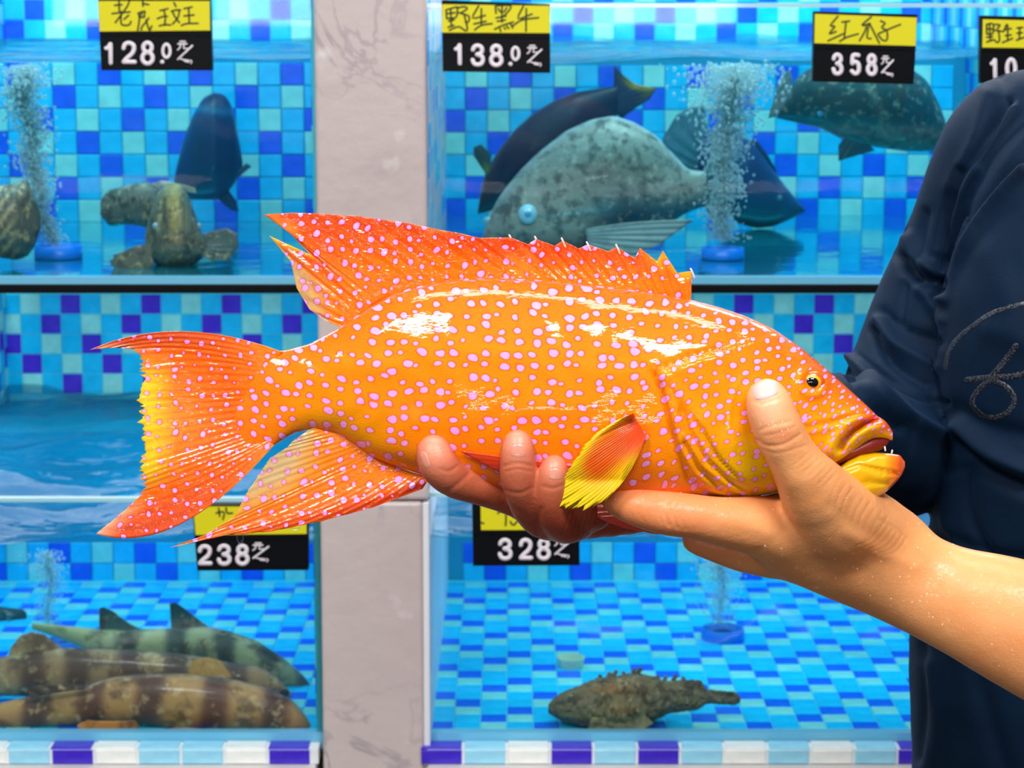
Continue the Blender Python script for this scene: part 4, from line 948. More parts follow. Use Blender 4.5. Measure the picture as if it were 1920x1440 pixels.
def price_tag(label, holder, card, digits, ink, unit, unit_pl=None, extra=()):
    x0 = sum(p[0] for p in holder)/4; t = empty('price_tag', P(x0, holder[3][1], YT), label, 'price tag', )
    t.name = 'price_tag'
    prism('holder', holder, YT, YG-.0015, BLACKP, t); prism('name_card', card, YT-.0012, YT-.0001, YELLOW, t)
    hx0, hx1 = holder[3][0], holder[2][0]; cy = (card[2][1]+card[3][1])/2; by = (holder[2][1]+holder[3][1])/2; sl = (holder[2][1]-holder[3][1])/(hx1-hx0)
    for yy, h in ((cy+4, 4), (by-5, 4)):
        prism('rail', [(hx0+1, yy-sl*(hx1-hx0)/2), (hx1-1, yy+sl*(hx1-hx0)/2), (hx1-1, yy+h+sl*(hx1-hx0)/2), (hx0+1, yy+h-sl*(hx1-hx0)/2)], YT-.0014, YT-.0001, BLACKP, t)
    Yf = lambda a, b: YT-.0004
    for ch, (a, b, c, d) in digits:
        r = 3.9 if (d-b) > 38 else 2.9
        if ch == '.': st_, r = [[((a+c)/2, (b+d)/2)]], 4.2
        else: st_ = [arcpts([(a+r+(c-a-2*r)*u, b+r+(d-b-2*r)*v) for u, v in pl], 3) for pl in GL8[ch]]
        v, f = stroke_mesh(st_, Yf, r, .55, 7); mesh('digit', v, f, PLAST_W, t)
    if unit:
        a, b, c, d = unit; V_, F_ = [], []
        for k, r in (('yuan', 1.3), ('slash', 1.7), ('gram', 1.2)):
            v, f = stroke_mesh([[(a+(c-a)*u, b+(d-b)*w) for u, w in pl] for pl in GL8[k]], Yf, r, .5, 4); F_ += [tuple(i+len(V_) for i in g) for g in f]; V_ += v
        mesh('unit_mark', V_, F_, PLAST_W, t)
    z, ox, oy, strokes = ink
    if strokes:
        v, f = stroke_mesh([arcpts([(ox+x/z, oy+y/z) for x, y in pl], 3) for pl in strokes], lambda a, b: YT-.0013, 1.75, .12, 4); mesh('handwriting', v, f, INK, t)
    return t
price_tag('yellow and black price tag 128.0 on the upper left tank', [(183, -4), (394, -4), (398, 132), (190, 132)], [(184, 2), (393, 2), (394, 57), (187, 59)],
  [('1', (193, 76, 217, 124)), ('2', (226, 75, 258, 122)), ('8', (261, 74, 292, 124)), ('.', (300, 112, 308, 120)), ('0', (301, 79, 323, 112))],
  (8, 170, 0, [[(425, 10), (430, 170)], [(360, 80), (470, 70)], [(580, 12), (540, 110), (370, 340)], [(320, 205), (450, 190), (590, 180)], [(460, 170), (455, 340), (500, 380), (580, 370), (605, 320)], [(570, 230), (500, 290)],
   [(780, 12), (785, 95)], [(790, 55), (870, 70)], [(710, 200), (790, 170), (815, 180), (800, 240)], [(720, 190), (730, 300), (705, 455)], [(775, 190), (740, 260), (810, 255)], [(870, 270), (830, 330), (770, 400), (760, 450)], [(830, 300), (860, 400), (885, 455), (915, 390)],
   [(1040, 160), (1160, 130)], [(1000, 280), (1080, 250), (1150, 245)], [(1100, 150), (1120, 260), (1110, 380)], [(1030, 390), (1110, 370), (1200, 375)], [(1250, 40), (1280, 100)], [(1210, 170), (1280, 150), (1350, 150)], [(1330, 160), (1310, 260), (1230, 360)], [(1230, 180), (1270, 260), (1330, 340)],
   [(1400, 130), (1520, 105)], [(1470, 120), (1480, 350)], [(1400, 240), (1550, 225)], [(1360, 385), (1440, 355), (1610, 350)]]), (333, 76, 362, 120))
price_tag('yellow and black price tag 138.0 at the left of the upper right tank', [(828, 0), (1031, 8), (1032, 137), (830, 134)], [(829, 8), (1030, 11), (1032, 62), (829, 61)],
  [('1', (849, 78, 871, 125)), ('3', (881, 80, 911, 126)), ('8', (915, 80, 946, 127)), ('.', (953, 116, 961, 124)), ('0', (956, 85, 977, 116))],
  (8, 810, 0, [[(212, 155), (222, 280)], [(210, 150), (370, 105), (380, 140), (360, 260), (230, 275)], [(280, 150), (290, 400)], [(220, 205), (345, 190)], [(250, 315), (330, 300)], [(240, 410), (330, 380)], [(380, 120), (480, 100), (530, 130), (440, 190)], [(400, 190), (530, 230), (560, 260), (545, 330), (500, 330)],
   [(480, 210), (530, 420), (500, 460), (400, 400), (260, 455)], [(700, 90), (610, 270), (800, 230)], [(740, 130), (740, 360)], [(630, 360), (810, 320)], [(640, 450), (740, 380), (900, 355)],
   [(950, 100), (960, 200)], [(950, 95), (1060, 80), (1190, 100), (1080, 240)], [(1050, 85), (1050, 330)], [(990, 130), (1030, 180)], [(1120, 120), (1080, 180)], [(960, 270), (1110, 240)], [(980, 320), (1100, 300)], [(940, 440), (1060, 380), (1220, 330)], [(1020, 430), (1030, 470)], [(1080, 410), (1100, 440)], [(1120, 390), (1150, 430)], [(1180, 360), (1210, 420)],
   [(1370, 95), (1290, 280), (1500, 210)], [(1210, 390), (1350, 300), (1600, 265)], [(1415, 130), (1410, 470)]]), (989, 84, 1017, 125))
price_tag('yellow and black price tag 358 at the right of the upper right tank', [(1526, 21), (1721, 27), (1713, 158), (1524, 153)], [(1528, 26), (1719, 33), (1717, 86), (1527, 81)],
  [('3', (1558, 97, 1583, 143)), ('5', (1592, 98, 1616, 143)), ('8', (1622, 98, 1647, 144))],
  (4.571, 1500, 0, [[(325, 140), (260, 220), (300, 225), (250, 290), (310, 270)], [(240, 350), (370, 290)], [(360, 190), (425, 180)], [(395, 185), (380, 320)], [(340, 355), (400, 320), (500, 290)],
   [(610, 145), (530, 215), (565, 215), (560, 260), (510, 350)], [(540, 220), (600, 200)], [(590, 210), (575, 320), (610, 330)], [(600, 210), (680, 370)], [(690, 180), (730, 200), (700, 235), (745, 265), (745, 340), (710, 345), (670, 300)], [(670, 290), (760, 250), (860, 210)]]), (1653, 104, 1676, 144))
price_tag('yellow and black price tag partly hidden behind the shoulder', [(1838, 29), (2030, 34), (2030, 160), (1838, 156)], [(1843, 36), (2028, 41), (2028, 91), (1842, 89)],
  [('1', (1854, 106, 1874, 150)), ('0', (1883, 106, 1909, 151))],
  (4.571, 1500, 0, [[(1600, 210), (1600, 290)], [(1600, 210), (1655, 205), (1650, 290), (1600, 290)], [(1625, 210), (1630, 340)], [(1600, 250), (1650, 248)], [(1600, 320), (1650, 315)], [(1600, 360), (1660, 340)], [(1670, 210), (1715, 215), (1690, 245)], [(1670, 260), (1735, 270)], [(1700, 260), (1710, 340), (1690, 365), (1670, 345)],
   [(1770, 210), (1745, 270)], [(1750, 255), (1810, 245)], [(1780, 215), (1780, 350)], [(1760, 305), (1810, 300)], [(1735, 365), (1820, 330)], [(1860, 240), (1910, 235)], [(1883, 240), (1880, 330)], [(1860, 285), (1905, 280)], [(1855, 345), (1920, 320)]]), None)
price_tag('yellow and black price tag 238 on the lower left tank', [(360, 946), (578, 946), (578, 1069), (370, 1070)], [(362, 950), (574, 950), (575, 1001), (367, 1003)],
  [('2', (369, 1019, 400, 1062)), ('3', (405, 1018, 436, 1062)), ('8', (439, 1018, 470, 1062))], (1, 0, 0, [[(410, 953), (412, 968)], [(405, 962), (420, 960), (418, 974)], [(424, 952), (426, 962), (436, 962)]]), (474, 1017, 505, 1054))
price_tag('yellow and black price tag 328 on the lower right tank', [(885, 935), (1086, 935), (1087, 1060), (887, 1061)], [(901, 939), (1084, 939), (1084, 993), (902, 994)],
  [('3', (932, 1007, 963, 1052)), ('2', (971, 1007, 1001, 1052)), ('8', (1004, 1007, 1035, 1052))], (7.385, 860, 930, [[(540, 240), (640, 185), (655, 300), (650, 410)], [(715, 355), (760, 405), (830, 320)], [(760, 300), (840, 270)], [(320, 370), (345, 380)], [(860, 200), (900, 300), (950, 340)]]), (1040, 1008, 1069, 1047))

# ================================================================== air stones and bubbles
def air_stone(label, px, py_base, rx, z0, hgt, pipe=False):
    c = onz(px, py_base, z0); r = rx*c.y/FPX; t = empty('air_stone', c, label, 'air stone')
    lathe('rim', [(r*.0, 0), (r, 0), (r*1.02, hgt*.15), (r, hgt), (r*.84, hgt), (r*.82, hgt*.25), (0, hgt*.25)], c+Vector((0, 0, .0003)), BLUEP, t, seg=40)
    sphere('diffuser', c+Vector((0, 0, hgt*.35)), r*.72, plain('grey_air_diffuser', (20, 70, 120), .8), t, (1, 1, .35), 20, 10); return c, r
BT = []
def bubbles(label, pts, n, r0=.0006, r1=.0016, group=None):
    """pts: (px,py,Y,halfwidth px)"""
    A_ = np.array(pts, float); V, F = [], []
    ico = [(0, 0, 1), (.894, 0, .447), (.276, .851, .447), (-.724, .526, .447), (-.724, -.526, .447), (.276, -.851, .447), (.724, .526, -.447), (-.276, .851, -.447), (-.894, 0, -.447), (-.276, -.851, -.447), (.724, -.526, -.447), (0, 0, -1)]
    fi = [(0, 1, 2), (0, 2, 3), (0, 3, 4), (0, 4, 5), (0, 5, 1), (1, 6, 2), (2, 7, 3), (3, 8, 4), (4, 9, 5), (5, 10, 1), (2, 6, 7), (3, 7, 8), (4, 8, 9), (5, 9, 10), (1, 10, 6), (6, 11, 7), (7, 11, 8), (8, 11, 9), (9, 11, 10), (10, 11, 6)]
    for _ in range(n):
        t = rng.uniform(0, 1)**.95; k = t*(len(A_)-1); i = min(int(k), len(A_)-2); q = A_[i]*(1-k+i)+A_[i+1]*(k-i)
        w = q[3]*min(1.5, abs(rng.normal(0, .55))); a = rng.uniform(0, 2*math.pi); c = P(q[0]+w*math.cos(a)+4*math.sin(q[1]/17), q[1]+rng.normal(0, 3), q[2]); c.y += w*math.sin(a)*q[2]/FPX
        r = rng.uniform(r0, r1)*(1+.5*t); b = len(V); V += [c+Vector(p)*r for p in ico]; F += [(x+b, y+b, z+b) for x, y, z in fi]
    o = mesh('air_bubbles', V, F, BUB); recenter(o); tag(o, label, 'bubbles', kind='stuff'); return o
c, r = air_stone('blue ringed air stone at the bottom of the upper right tank', 1355, 486, 40, zU0, .011)
bubbles('dense column of white bubbles rising in the upper right tank', [(1355, 452, c.y, 32), (1356, 380, c.y, 36), (1358, 300, c.y, 40), (1362, 230, c.y, 58), (1375, 170, c.y, 80), (1372, 122, c.y, 92)], 5200)
c, r = air_stone('blue air stone behind the left brown fish in the upper left tank', 110, 484, 44, zU0, .012)
bubbles('pale bubble column at the left edge of the upper left tank', [(98, 455, c.y, 26), (80, 400, c.y, 26), (66, 330, c.y, 34), (60, 260, c.y, 36), (45, 190, c.y, 40), (42, 125, c.y, 48)], 4200)
c, r = air_stone('round blue air stone ring on the lower right tank floor', 1355, 1200, 41, zL0, .013)
bubbles('blurry bubble column above the ring in the lower right tank', [(1353, 1170, c.y, 34), (1352, 1120, c.y, 36), (1350, 1070, c.y, 38), (1350, 1040, c.y, 44)], 1700, .0005, .0011)
c, r = air_stone('small blue air stone behind the banded sharks', 122, 1220, 34, zL0, .012)
bubbles('blurry bubble column behind the banded sharks', [(95, 1190, c.y, 24), (92, 1140, c.y, 28), (92, 1080, c.y, 32), (92, 1035, c.y, 36)], 1500, .0005, .0011)
# plastic cap
c = onz(1070, 1252, zL0); r = 27*c.y/FPX; cp = lathe('bottle_cap', [(r*.82, .0003), (r, .010), (r*1.0, .0115), (r*.9, .0115), (r*.72, .002), (0, .002)], c, plain('pale_green_plastic', (190, 215, 185), .5), seg=36)
recenter(cp); tag(cp, 'pale plastic cap lying on tiles behind the stonefish', 'cap')

# ================================================================== fish in the tanks
GREYF = vc_mat('grey_scaled_skin', .45, .3, .3, 300, mott=.8, mscale=75, dark=(62, 68, 66), mott2=.6, light=(190, 188, 168))
NAVYF = vc_mat('dark_navy_skin', .45, .3, .2, 300, mott=.25, mscale=30, dark=(6, 10, 30), mott2=.12, light=(70, 110, 140))
BROWNF = vc_mat('mottled_brown_skin', .5, .25, .4, 220, mott=.8, mscale=70, dark=(40, 38, 26), mott2=.65, light=(205, 190, 130))
SHARKF = vc_mat('banded_shark_skin', .55, .2, .2, 200, mott=.7, mscale=50, dark=(84, 50, 28), mott2=.6, light=(222, 190, 132))
STONEF = vc_mat('rough_stonefish_skin', .8, .05, .9, 160, mott=.75, mscale=75, dark=(58, 46, 28), mott2=.65, light=(175, 170, 135))
FINB = vc_mat('thin_grey_fin', .5, .2, .2, 200, mott=.3, mscale=60, dark=(30, 50, 60))
def const(c): return lambda x, y, s=None, t=None: np.tile(np.array(c, float), (np.size(x), 1))
def grad(*stops):            # along y
    ys = [s[0] for s in stops]; cs = np.array([s[1] for s in stops], float)
    return lambda x, y, s=None, t=None: np.stack([np.interp(y, ys, cs[:, k]) for k in range(3)], -1)
def flat(Y): return lambda px, py, t: Y+0*px
def eyeat(b, x, y, rad, parent, colr=(150, 200, 215), pupc=(10, 20, 30)):
    Y = float(b.front(x, y)); m = Y/FPX; e = sphere('eye', P(x, y, Y-.0005), rad*m, plain('fish_eye', colr, .2, coat=1), parent, (1, .5, 1), 18, 12); sphere('pupil', P(x, y, Y-rad*m*.34), rad*m*.5, plain('fish_pupil', pupc, .1, coat=1), e, (1, .5, 1), 14, 10)
# A big grey fish
a = empty('humpbacked_fish', P(1100, 515, 2.42), 'big grey humpbacked fish with pale eye, right tank centre', 'fish')
b = Body([(902, 455), (912, 415), (935, 370), (970, 325), (1010, 285), (1060, 246), (1110, 224), (1150, 217), (1190, 229), (1230, 254), (1262, 288), (1290, 318), (1325, 322)], [(902, 462), (940, 472), (1010, 474), (1100, 474), (1180, 462), (1235, 435), (1285, 400), (1325, 385)], [(902, 18), (960, 60), (1050, 85), (1150, 84), (1240, 50), (1325, 14)], 2.42, sw=14, nu=150)
def ca(x, y):
    c = const((158, 158, 146))(x, y); c = lerp(c, np.array([12., 50, 74]), np.clip((y-345-((x-1150)/9))/55, 0, 1)*np.clip((x-1080)/90, 0, 1)); c = lerp(c, np.array([132., 120, 108]), np.exp(-(((x-1150)/110)**2+((y-320)/45)**2))*.8)
    t = np.interp(x, b.xs, b.t); return lerp(c, np.array([175., 185, 185]), np.clip(1-(y-t)/10, 0, 1)*.8)
b.build('body', GREYF, a, ca, nv=60); eyeat(b, 990, 402, 19, a, (150, 205, 220), (70, 150, 205)); eyeat(b, 915, 415, 9, a, (130, 190, 205))
fin('tail_fin', [((1318, 322), (1345, 272)), ((1320, 335), (1365, 300)), ((1320, 355), (1360, 350)), ((1320, 372), (1368, 395)), ((1318, 385), (1350, 430))], flat(2.42), FINB, a, const((90, 118, 125)), m=12, thick=6, nray=12)
fin('pectoral_fin', [((1098, 430), (1180, 412), (1302, 412)), ((1098, 436), (1190, 425), (1285, 424)), ((1100, 442), (1190, 440), (1262, 440)), ((1100, 448), (1180, 455), (1240, 458)), ((1102, 454), (1150, 470), (1195, 474)), ((1102, 460), (1120, 480), (1140, 482))], flat(2.37), FINB, a, lambda x, y, s, t: lerp(const((60, 100, 110))(x, y), np.array([205., 215, 205]), (np.cos(s*40)*.5+.5)*.9), m=20, thick=4, nray=8)
# B black fish
a = empty('black_snapper', P(1040, 400, 2.6), 'black curved fish with yellow edged tail behind the humpbacked fish', 'fish')
b = Body([(896, 392), (900, 350), (912, 318), (935, 280), (965, 243), (1000, 212), (1040, 188), (1080, 172), (1120, 166), (1155, 162)], [(896, 402), (912, 398), (940, 390), (975, 372), (1010, 345), (1060, 300), (1110, 262), (1150, 222), (1160, 214)], [(896, 12), (930, 40), (1000, 52), (1080, 45), (1160, 10)], 2.60, sw=12, nu=90, x1=1158)
b.build('body', NAVYF, a, lambda x, y: lerp(const((8, 14, 52))(x, y), np.array([90., 20, 50]), np.exp(-(((x-1075)/38)**2+((y-190)/14)**2))*.8), nv=48)
fin('tail_fin', [((1150, 164), (1152, 122)), ((1152, 172), (1170, 142)), ((1153, 180), (1192, 158)), ((1154, 188), (1231, 166)), ((1154, 195), (1218, 186)), ((1155, 203), (1190, 204)), ((1155, 214), (1166, 222))], flat(2.60), FINB, a, lambda x, y, s, t: lerp(const((12, 28, 70))(x, y), np.array([175., 130, 40]), np.exp(-((s-.38)/.22)**2)*np.clip((t-.55)*4, 0, 1)), m=14, thick=6, nray=10)
fin('pectoral_fin', [((912, 328), (888, 292)), ((914, 325), (888, 276)), ((916, 323), (902, 270)), ((918, 322), (922, 290))], flat(2.56), FINB, a, lambda x, y, s, t: lerp(const((150, 150, 70))(x, y), np.array([35., 70, 75]), t*2), m=10, thick=4, nray=6)
# C dark fish at the right of the bubbles
a = empty('dark_grouper', P(1420, 425, 2.62), 'dark blue fish facing right behind the upper right bubble column', 'fish')
b = Body([(1310, 262), (1345, 245), (1385, 252), (1412, 268), (1440, 305), (1470, 345), (1495, 376), (1509, 390)], [(1310, 350), (1345, 395), (1385, 420), (1420, 428), (1450, 425), (1480, 412), (1509, 398)], [(1310, 20), (1400, 50), (1470, 38), (1509, 10)], 2.62, sw=10, nu=80)
b.build('body', NAVYF, a, grad((330, (10, 40, 92)), (390, (16, 62, 100)), (420, (60, 110, 120))), nv=44); eyeat(b, 1462, 372, 6, a, (60, 110, 130))
fin('tail_fin', [((1330, 262), (1322, 198)), ((1325, 275), (1296, 200)), ((1320, 290), (1268, 216)), ((1318, 305), (1243, 258)), ((1318, 320), (1240, 285)), ((1320, 335), (1262, 312))], flat(2.62), FINB, a, const((72, 112, 128)), m=14, thick=7, nray=14)
fin('dorsal_fin', [((1405, 262), (1418, 262)), ((1412, 275), (1438, 288)), ((1425, 290), (1452, 312)), ((1440, 312), (1458, 330))], flat(2.62), FINB, a, const((10, 40, 88)), m=6, thick=5, nray=6)
# D grey green fish under the 358 tag
a = empty('grey_grouper', P(1620, 290, 2.40), 'grey green fish facing left directly under the 358 price tag', 'fish')
b = Body([(1458, 212), (1468, 188), (1488, 152), (1515, 128), (1570, 118), (1640, 116), (1700, 122), (1738, 150), (1762, 195), (1780, 250)], [(1458, 222), (1490, 229), (1540, 241), (1580, 262), (1640, 276), (1700, 284), (1750, 284), (1780, 272)], [(1458, 14), (1520, 50), (1620, 72), (1700, 66), (1780, 20)], 2.40, sw=12, nu=100)
b.build('body', GREYF, a, lambda x, y: lerp(lerp(const((22, 74, 80))(x, y), np.array([120., 128, 108]), (y-222)/45), np.array([140., 145, 125]), np.exp(-((x-1640-(y-180)*.35)/10)**2)*.8),
        lambda x, y: 7*np.exp(-np.maximum(1640+(y-180)*.35-x, 0)/50)*(x < 1640+(y-180)*.35), nv=54); eyeat(b, 1538, 213, 6, a, (70, 190, 230), (40, 120, 200))
fin('pelvic_fin', [((1585, 258), (1572, 272)), ((1598, 262), (1572, 302)), ((1612, 266), (1592, 296)), ((1630, 270), (1640, 282))], flat(2.37), FINB, a, const((30, 80, 95)), m=10, thick=4, nray=8)
fin('pectoral_fin', [((1480, 132), (1466, 140)), ((1486, 145), (1452, 180)), ((1484, 160), (1440, 222)), ((1480, 178), (1458, 218))], flat(2.36), FINB, a, const((150, 160, 160)), m=10, thick=4, nray=8)  # pale tail of another fish, built as a fin of this one
# E dark fish in the upper left tank
a = empty('dark_grouper', P(390, 395, 2.60), 'dark navy fish rising head up at right of the upper left tank', 'fish')
b = Body([(326, 335), (334, 298), (346, 255), (362, 215), (380, 184), (402, 173), (422, 178), (436, 200), (446, 250), (455, 300)], [(326, 350), (340, 368), (360, 374), (385, 376), (410, 373), (430, 358), (444, 338), (455, 312)], [(326, 15), (360, 45), (400, 55), (440, 35), (455, 12)], 2.60, sw=8, nu=90)
b.build('body', NAVYF, a, lambda x, y: lerp(const((8, 30, 78))(x, y), np.array([40., 110, 140]), np.exp(-((y-205-(x-390)*.1)/9)**2)*.8), nv=50)
fin('pectoral_fin', [((444, 322), (462, 306)), ((446, 328), (472, 312)), ((444, 336), (462, 320))], flat(2.57), FINB, a, const((14, 50, 90)), m=8, thick=5, nray=4)
fin('tail_fin', [((404, 368), (418, 382)), ((412, 366), (434, 394)), ((420, 362), (448, 397)), ((428, 356), (440, 372))], flat(2.60), FINB, a, const((10, 40, 100)), m=8, thick=6, nray=6)
fin('dorsal_fin', [((330, 350), (326, 372)), ((342, 360), (345, 378)), ((356, 368), (362, 372))], flat(2.56), FINB, a, const((70, 90, 130)), m=6, thick=5, nray=5)
# F brown fish seen from the front
a = empty('brown_grouper', P(330, 503, 2.275), 'frilly brown fish facing the camera at the bottom of the upper left tank', 'fish')
b2 = Body([(188, 378), (200, 358), (225, 352), (250, 344), (275, 342), (300, 350)], [(188, 402), (205, 424), (235, 420), (265, 424), (300, 440)], [(188, 12), (230, 34), (300, 40)], 2.34, sw=6, nu=60)
b2.build('rear_body', BROWNF, a, const((92, 98, 88)), nv=40, rough=1.6)
b = Body([(272, 440), (282, 395), (295, 360), (312, 345), (338, 345), (352, 365), (366, 400), (380, 440), (392, 462)], [(272, 468), (285, 492), (310, 503), (345, 503), (370, 492), (392, 472)], [(272, 20), (310, 58), (340, 60), (392, 20)], 2.275, sw=7, nu=90)
b.build('body', BROWNF, a, lambda x, y: lerp(lerp(const((104, 106, 84))(x, y), np.array([150., 138, 62]), np.exp(-((x-326)/16)**2)*np.clip((450-y)/30, 0, 1)), np.array([205., 150, 105]), np.exp(-(((x-330)/20)**2+((y-452)/8)**2))),
        lambda x, y: 9*np.exp(-(((x-330)/26)**2+((y-445)/22)**2))-6*np.exp(-(((x-331)/18)**2+((y-458)/3)**2)), nv=60, rough=1.5)
eyeat(b, 292, 424, 7, a, (120, 160, 170)); eyeat(b, 372, 424, 6, a, (120, 160, 170))
fin('pectoral_fin', [((284, 456), (252, 462)), ((284, 466), (216, 478)), ((284, 474), (206, 492)), ((284, 480), (212, 508)), ((286, 488), (250, 512)), ((290, 496), (278, 508))], flat(2.245), BROWNF, a, const((96, 96, 74)), m=16, thick=8, nray=9, ray=2.5, jag=.03)
fin('pectoral_fin', [((380, 440), (402, 432)), ((382, 448), (425, 428)), ((384, 456), (444, 438)), ((384, 464), (446, 462)), ((382, 472), (430, 488)), ((378, 480), (398, 490))], flat(2.245), BROWNF, a, const((74, 92, 84)), m=16, thick=8, nray=9, ray=2.5, jag=.03)
fin('dorsal_fin', [((298, 352), (280, 345)), ((312, 346), (305, 338)), ((325, 344), (345, 346)), ((340, 348), (366, 352)), ((350, 360), (368, 362))], flat(2.29), FINB, a, const((150, 165, 150)), m=8, thick=6, nray=6)
# G fish cut by the left frame edge
a = empty('brown_grouper', P(10, 485, 2.265), 'brown pale striped fish half cut by the left photo edge, upper left tank', 'fish')
b = Body([(-150, 400), (-80, 362), (-20, 350), (15, 346), (38, 342), (52, 335), (58, 352), (66, 378), (76, 400)], [(-150, 430), (-80, 470), (-10, 482), (30, 488), (52, 480), (66, 460), (76, 430)], [(-150, 20), (-40, 66), (30, 60), (76, 14)], 2.265, sw=6, nu=120)
b.build('body', BROWNF, a, lambda x, y: lerp(const((86, 84, 70))(x, y), np.array([160., 156, 110]), np.exp(-((x-8)/26)**2)*np.clip(np.sin(x/4+y/5)*1.5, 0, 1)), nv=60, rough=1.5); eyeat(b, -60, 400, 9, a, (150, 140, 60))
# H banded sharks
def bands(base, dark, xs_, w, low=(150, 90, 40), yl=1345, slope=0.0):
    def f(x, y, s=None, t=None):
        c = const(base)(x, y); k = np.zeros(np.size(x))
        for q in xs_: k = np.maximum(k, np.exp(-(((x-q-(y-1300)*slope)/w)**4)))
        return lerp(lerp(c, np.array(low, float), (y-yl)/35*.7), np.array(dark, float), k*.85)
    return f
def shark(label, Y, top, bot, th, colf, nu=150, sw=16, x0=None, x1=None, mat=None):
    a = empty('bamboo_shark', P(sum(p[0] for p in bot)/len(bot), max(p[1] for p in bot), Y), label, 'shark'); b = Body(top, bot, th, Y, sw=sw, nu=nu, x0=x0, x1=x1); b.build('body', mat or SHARKF, a, colf, nv=56); return a, b
c3 = bands((186, 176, 124), (76, 70, 60), [235, 330, 420, 505, 575], 20, (170, 140, 90), 1240)
a, b = shark('rearmost banded shark with two upright grey dorsal fins', 2.37, [(60, 1168), (110, 1172), (190, 1180), (270, 1180), (330, 1178), (390, 1175), (430, 1183), (480, 1200), (530, 1232), (565, 1262), (588, 1290)], [(60, 1180), (110, 1196), (190, 1232), (300, 1245), (400, 1262), (480, 1282), (550, 1294), (588, 1298)], [(60, 6), (190, 26), (400, 46), (520, 48), (588, 22)], c3)
fin('dorsal_fin', [((186, 1200), (186, 1141)), ((205, 1200), (194, 1138)), ((225, 1198), (212, 1146)), ((250, 1192), (238, 1166)), ((272, 1188), (268, 1182))], flat(2.37), SHARKF, a, grad((1140, (60, 72, 80)), (1200, (104, 112, 96))), m=12, thick=8, nray=5, ray=1)
fin('dorsal_fin', [((322, 1195), (318, 1132)), ((340, 1192), (328, 1129)), ((358, 1188), (345, 1140)), ((376, 1184), (368, 1158)), ((398, 1182), (392, 1176))], flat(2.37), SHARKF, a, grad((1130, (38, 70, 74)), (1190, (112, 116, 96))), m=12, thick=8, nray=5, ray=1)
c2 = bands((176, 136, 92), (92, 54, 40), [60, 145, 245, 330, 440], 24, (150, 110, 70), 1285)
a, b = shark('middle brown shark with pale spots and rounded orange side fin', 2.295, [(-120, 1255), (-40, 1240), (0, 1232), (60, 1222), (130, 1214), (200, 1217), (260, 1219), (330, 1224), (400, 1236), (440, 1243), (490, 1250), (520, 1268), (546, 1300)], [(-120, 1300), (-40, 1304), (60, 1306), (200, 1308), (330, 1312), (440, 1318), (500, 1320), (546, 1308)], [(-120, 20), (60, 38), (250, 46), (450, 50), (546, 10)], c2)
fin('dorsal_fin', [((14, 1240), (20, 1214)), ((30, 1235), (38, 1192)), ((50, 1230), (60, 1184)), ((72, 1228), (84, 1190)), ((96, 1224), (104, 1206)), ((120, 1220), (116, 1214))], flat(2.295), SHARKF, a, const((165, 128, 92)), m=12, thick=9, nray=4, ray=1)
fin('pectoral_fin', [((395, 1285), (352, 1262)), ((398, 1285), (362, 1238)), ((402, 1285), (385, 1232)), ((406, 1285), (412, 1238)), ((412, 1286), (436, 1270))], flat(2.262), SHARKF, a, const((205, 155, 80)), m=12, thick=8, nray=5, ray=1)
sphere('snout_tip', P(534, 1299, 2.275), 9*2.27/FPX, plain('dark_snout', (30, 24, 20), .6), a, (1, .8, .8), 14, 10)
c1 = bands((190, 142, 78), (92, 46, 24), [70, 170, 280, 405, 520], 26, (176, 96, 30), 1335, -.1)
a, b = shark('front brown banded shark lying against the lower left glass', 2.228, [(-160, 1350), (-80, 1332), (0, 1318), (60, 1304), (110, 1293), (160, 1284), (210, 1270), (270, 1263), (340, 1263), (400, 1268), (450, 1276), (510, 1292), (548, 1312), (574, 1340), (588, 1368)], [(-160, 1372), (-80, 1376), (0, 1374), (60, 1370), (130, 1364), (200, 1360), (260, 1364), (330, 1374), (400, 1380), (500, 1386), (560, 1388), (588, 1386)], [(-160, 18), (0, 30), (150, 42), (300, 56), (500, 66), (560, 50), (588, 16)], c1, nu=190)
fin('dorsal_fin', [((60, 1308), (48, 1300)), ((80, 1304), (56, 1288)), ((100, 1300), (80, 1284)), ((130, 1296), (115, 1284)), ((160, 1292), (158, 1284))], flat(2.20), SHARKF, a, const((70, 46, 24)), m=8, thick=8, nray=3, ray=1)
fin('pelvic_fin', [((165, 1350), (145, 1358)), ((180, 1352), (150, 1384)), ((205, 1352), (190, 1386)), ((230, 1352), (228, 1382)), ((252, 1350), (262, 1362))], flat(2.196), SHARKF, a, const((210, 130, 40)), m=12, thick=8, nray=5, ray=1)
fin('pectoral_fin', [((330, 1362), (272, 1384)), ((350, 1364), (290, 1389)), ((372, 1366), (330, 1389)), ((395, 1368), (375, 1388)), ((420, 1370), (425, 1384))], flat(2.192), SHARKF, a, const((170, 118, 70)), m=12, thick=8, nray=5, ray=1)
a, b = shark('blurry dark grey fish tail at the far left of the lower tank', 2.62, [(-90, 1128), (-30, 1132), (20, 1140), (44, 1142), (50, 1150)], [(-90, 1182), (-30, 1190), (10, 1178), (35, 1180), (50, 1176)], [(-90, 30), (0, 26), (50, 8)], const((52, 76, 82)), nu=40, sw=5, mat=GREYF)
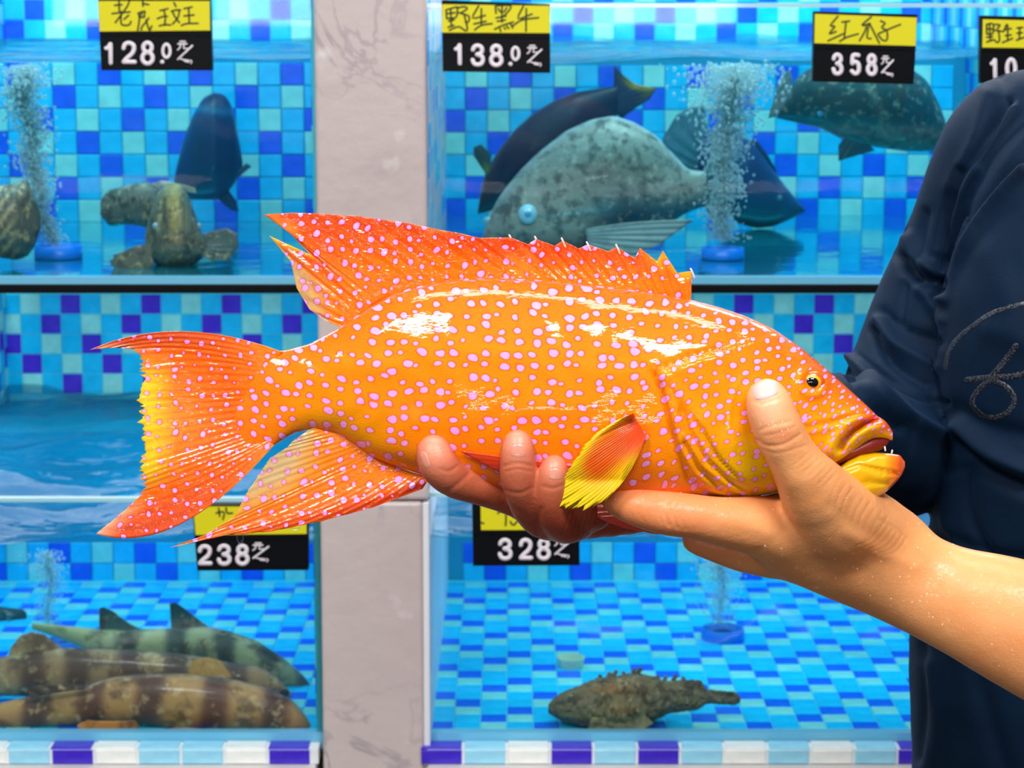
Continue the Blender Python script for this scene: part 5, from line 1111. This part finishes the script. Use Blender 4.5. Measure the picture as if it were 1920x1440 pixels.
# I stonefish
a = empty('stonefish', P(1180, 1385, 2.225), 'rough brown stonefish resting on the tiled floor of the lower right tank', 'fish')
b = Body([(1028, 1322), (1040, 1308), (1060, 1296), (1090, 1284), (1120, 1272), (1150, 1268), (1190, 1262), (1225, 1268), (1250, 1278), (1285, 1275), (1316, 1276), (1324, 1294), (1350, 1296), (1378, 1298), (1388, 1308)], [(1028, 1336), (1050, 1350), (1085, 1362), (1115, 1370), (1160, 1374), (1200, 1370), (1225, 1352), (1255, 1337), (1310, 1330), (1326, 1318), (1352, 1320), (1378, 1322), (1388, 1316)], [(1028, 20), (1080, 56), (1150, 74), (1200, 66), (1260, 34), (1330, 16), (1388, 5)], 2.222, sw=5, nu=150)
def srel(x, y): return 16*np.exp(-(((x-1175)/46)**2+((y-1345)/30)**2))-9*np.exp(-((np.hypot((x-1172)/1.2, y-1342)-40)/6)**2)+3*np.sin(x/5.3+np.sin(y/7)*2)*np.sin(y/6.1+np.sin(x/9)*2)+8*np.exp(-(((x-1070)/10)**2+((y-1305)/8)**2))
b.build('body', STONEF, a, lambda x, y: lerp(lerp(const((122, 112, 80))(x, y), np.array([128., 130, 84]), (y-1320)/40), np.array([160., 112, 60]), np.exp(-(((x-1150)/40)**2+((y-1288)/14)**2))*.8), srel, nv=70, rough=2.2)
eyeat(b, 1078, 1301, 5, a, (110, 100, 60))
for k, x in enumerate((1128, 1142, 1150, 1172, 1188, 1196, 1236, 1247, 1262, 1284)):
    t_ = float(np.interp(x, b.xs, b.t)); v, f = stroke_mesh([[(x, t_+9), (x-2+k % 3, t_-1), (x+4*(k % 3)-3, t_-3-3*(k % 3))]], lambda p, q: 2.225, 4.2, 1.0); mesh('dorsal_spine', v, f, STONEF, a, cols=lin(const((120, 108, 82))(np.zeros(len(v)), 0)))
fin('pectoral_fin', [((1110, 1345), (1096, 1380)), ((1125, 1345), (1118, 1381)), ((1150, 1345), (1158, 1382)), ((1178, 1343), (1196, 1376)), ((1200, 1335), (1226, 1356))], flat(2.190), STONEF, a, const((135, 132, 95)), m=12, thick=4, nray=7, ray=2, jag=.04)
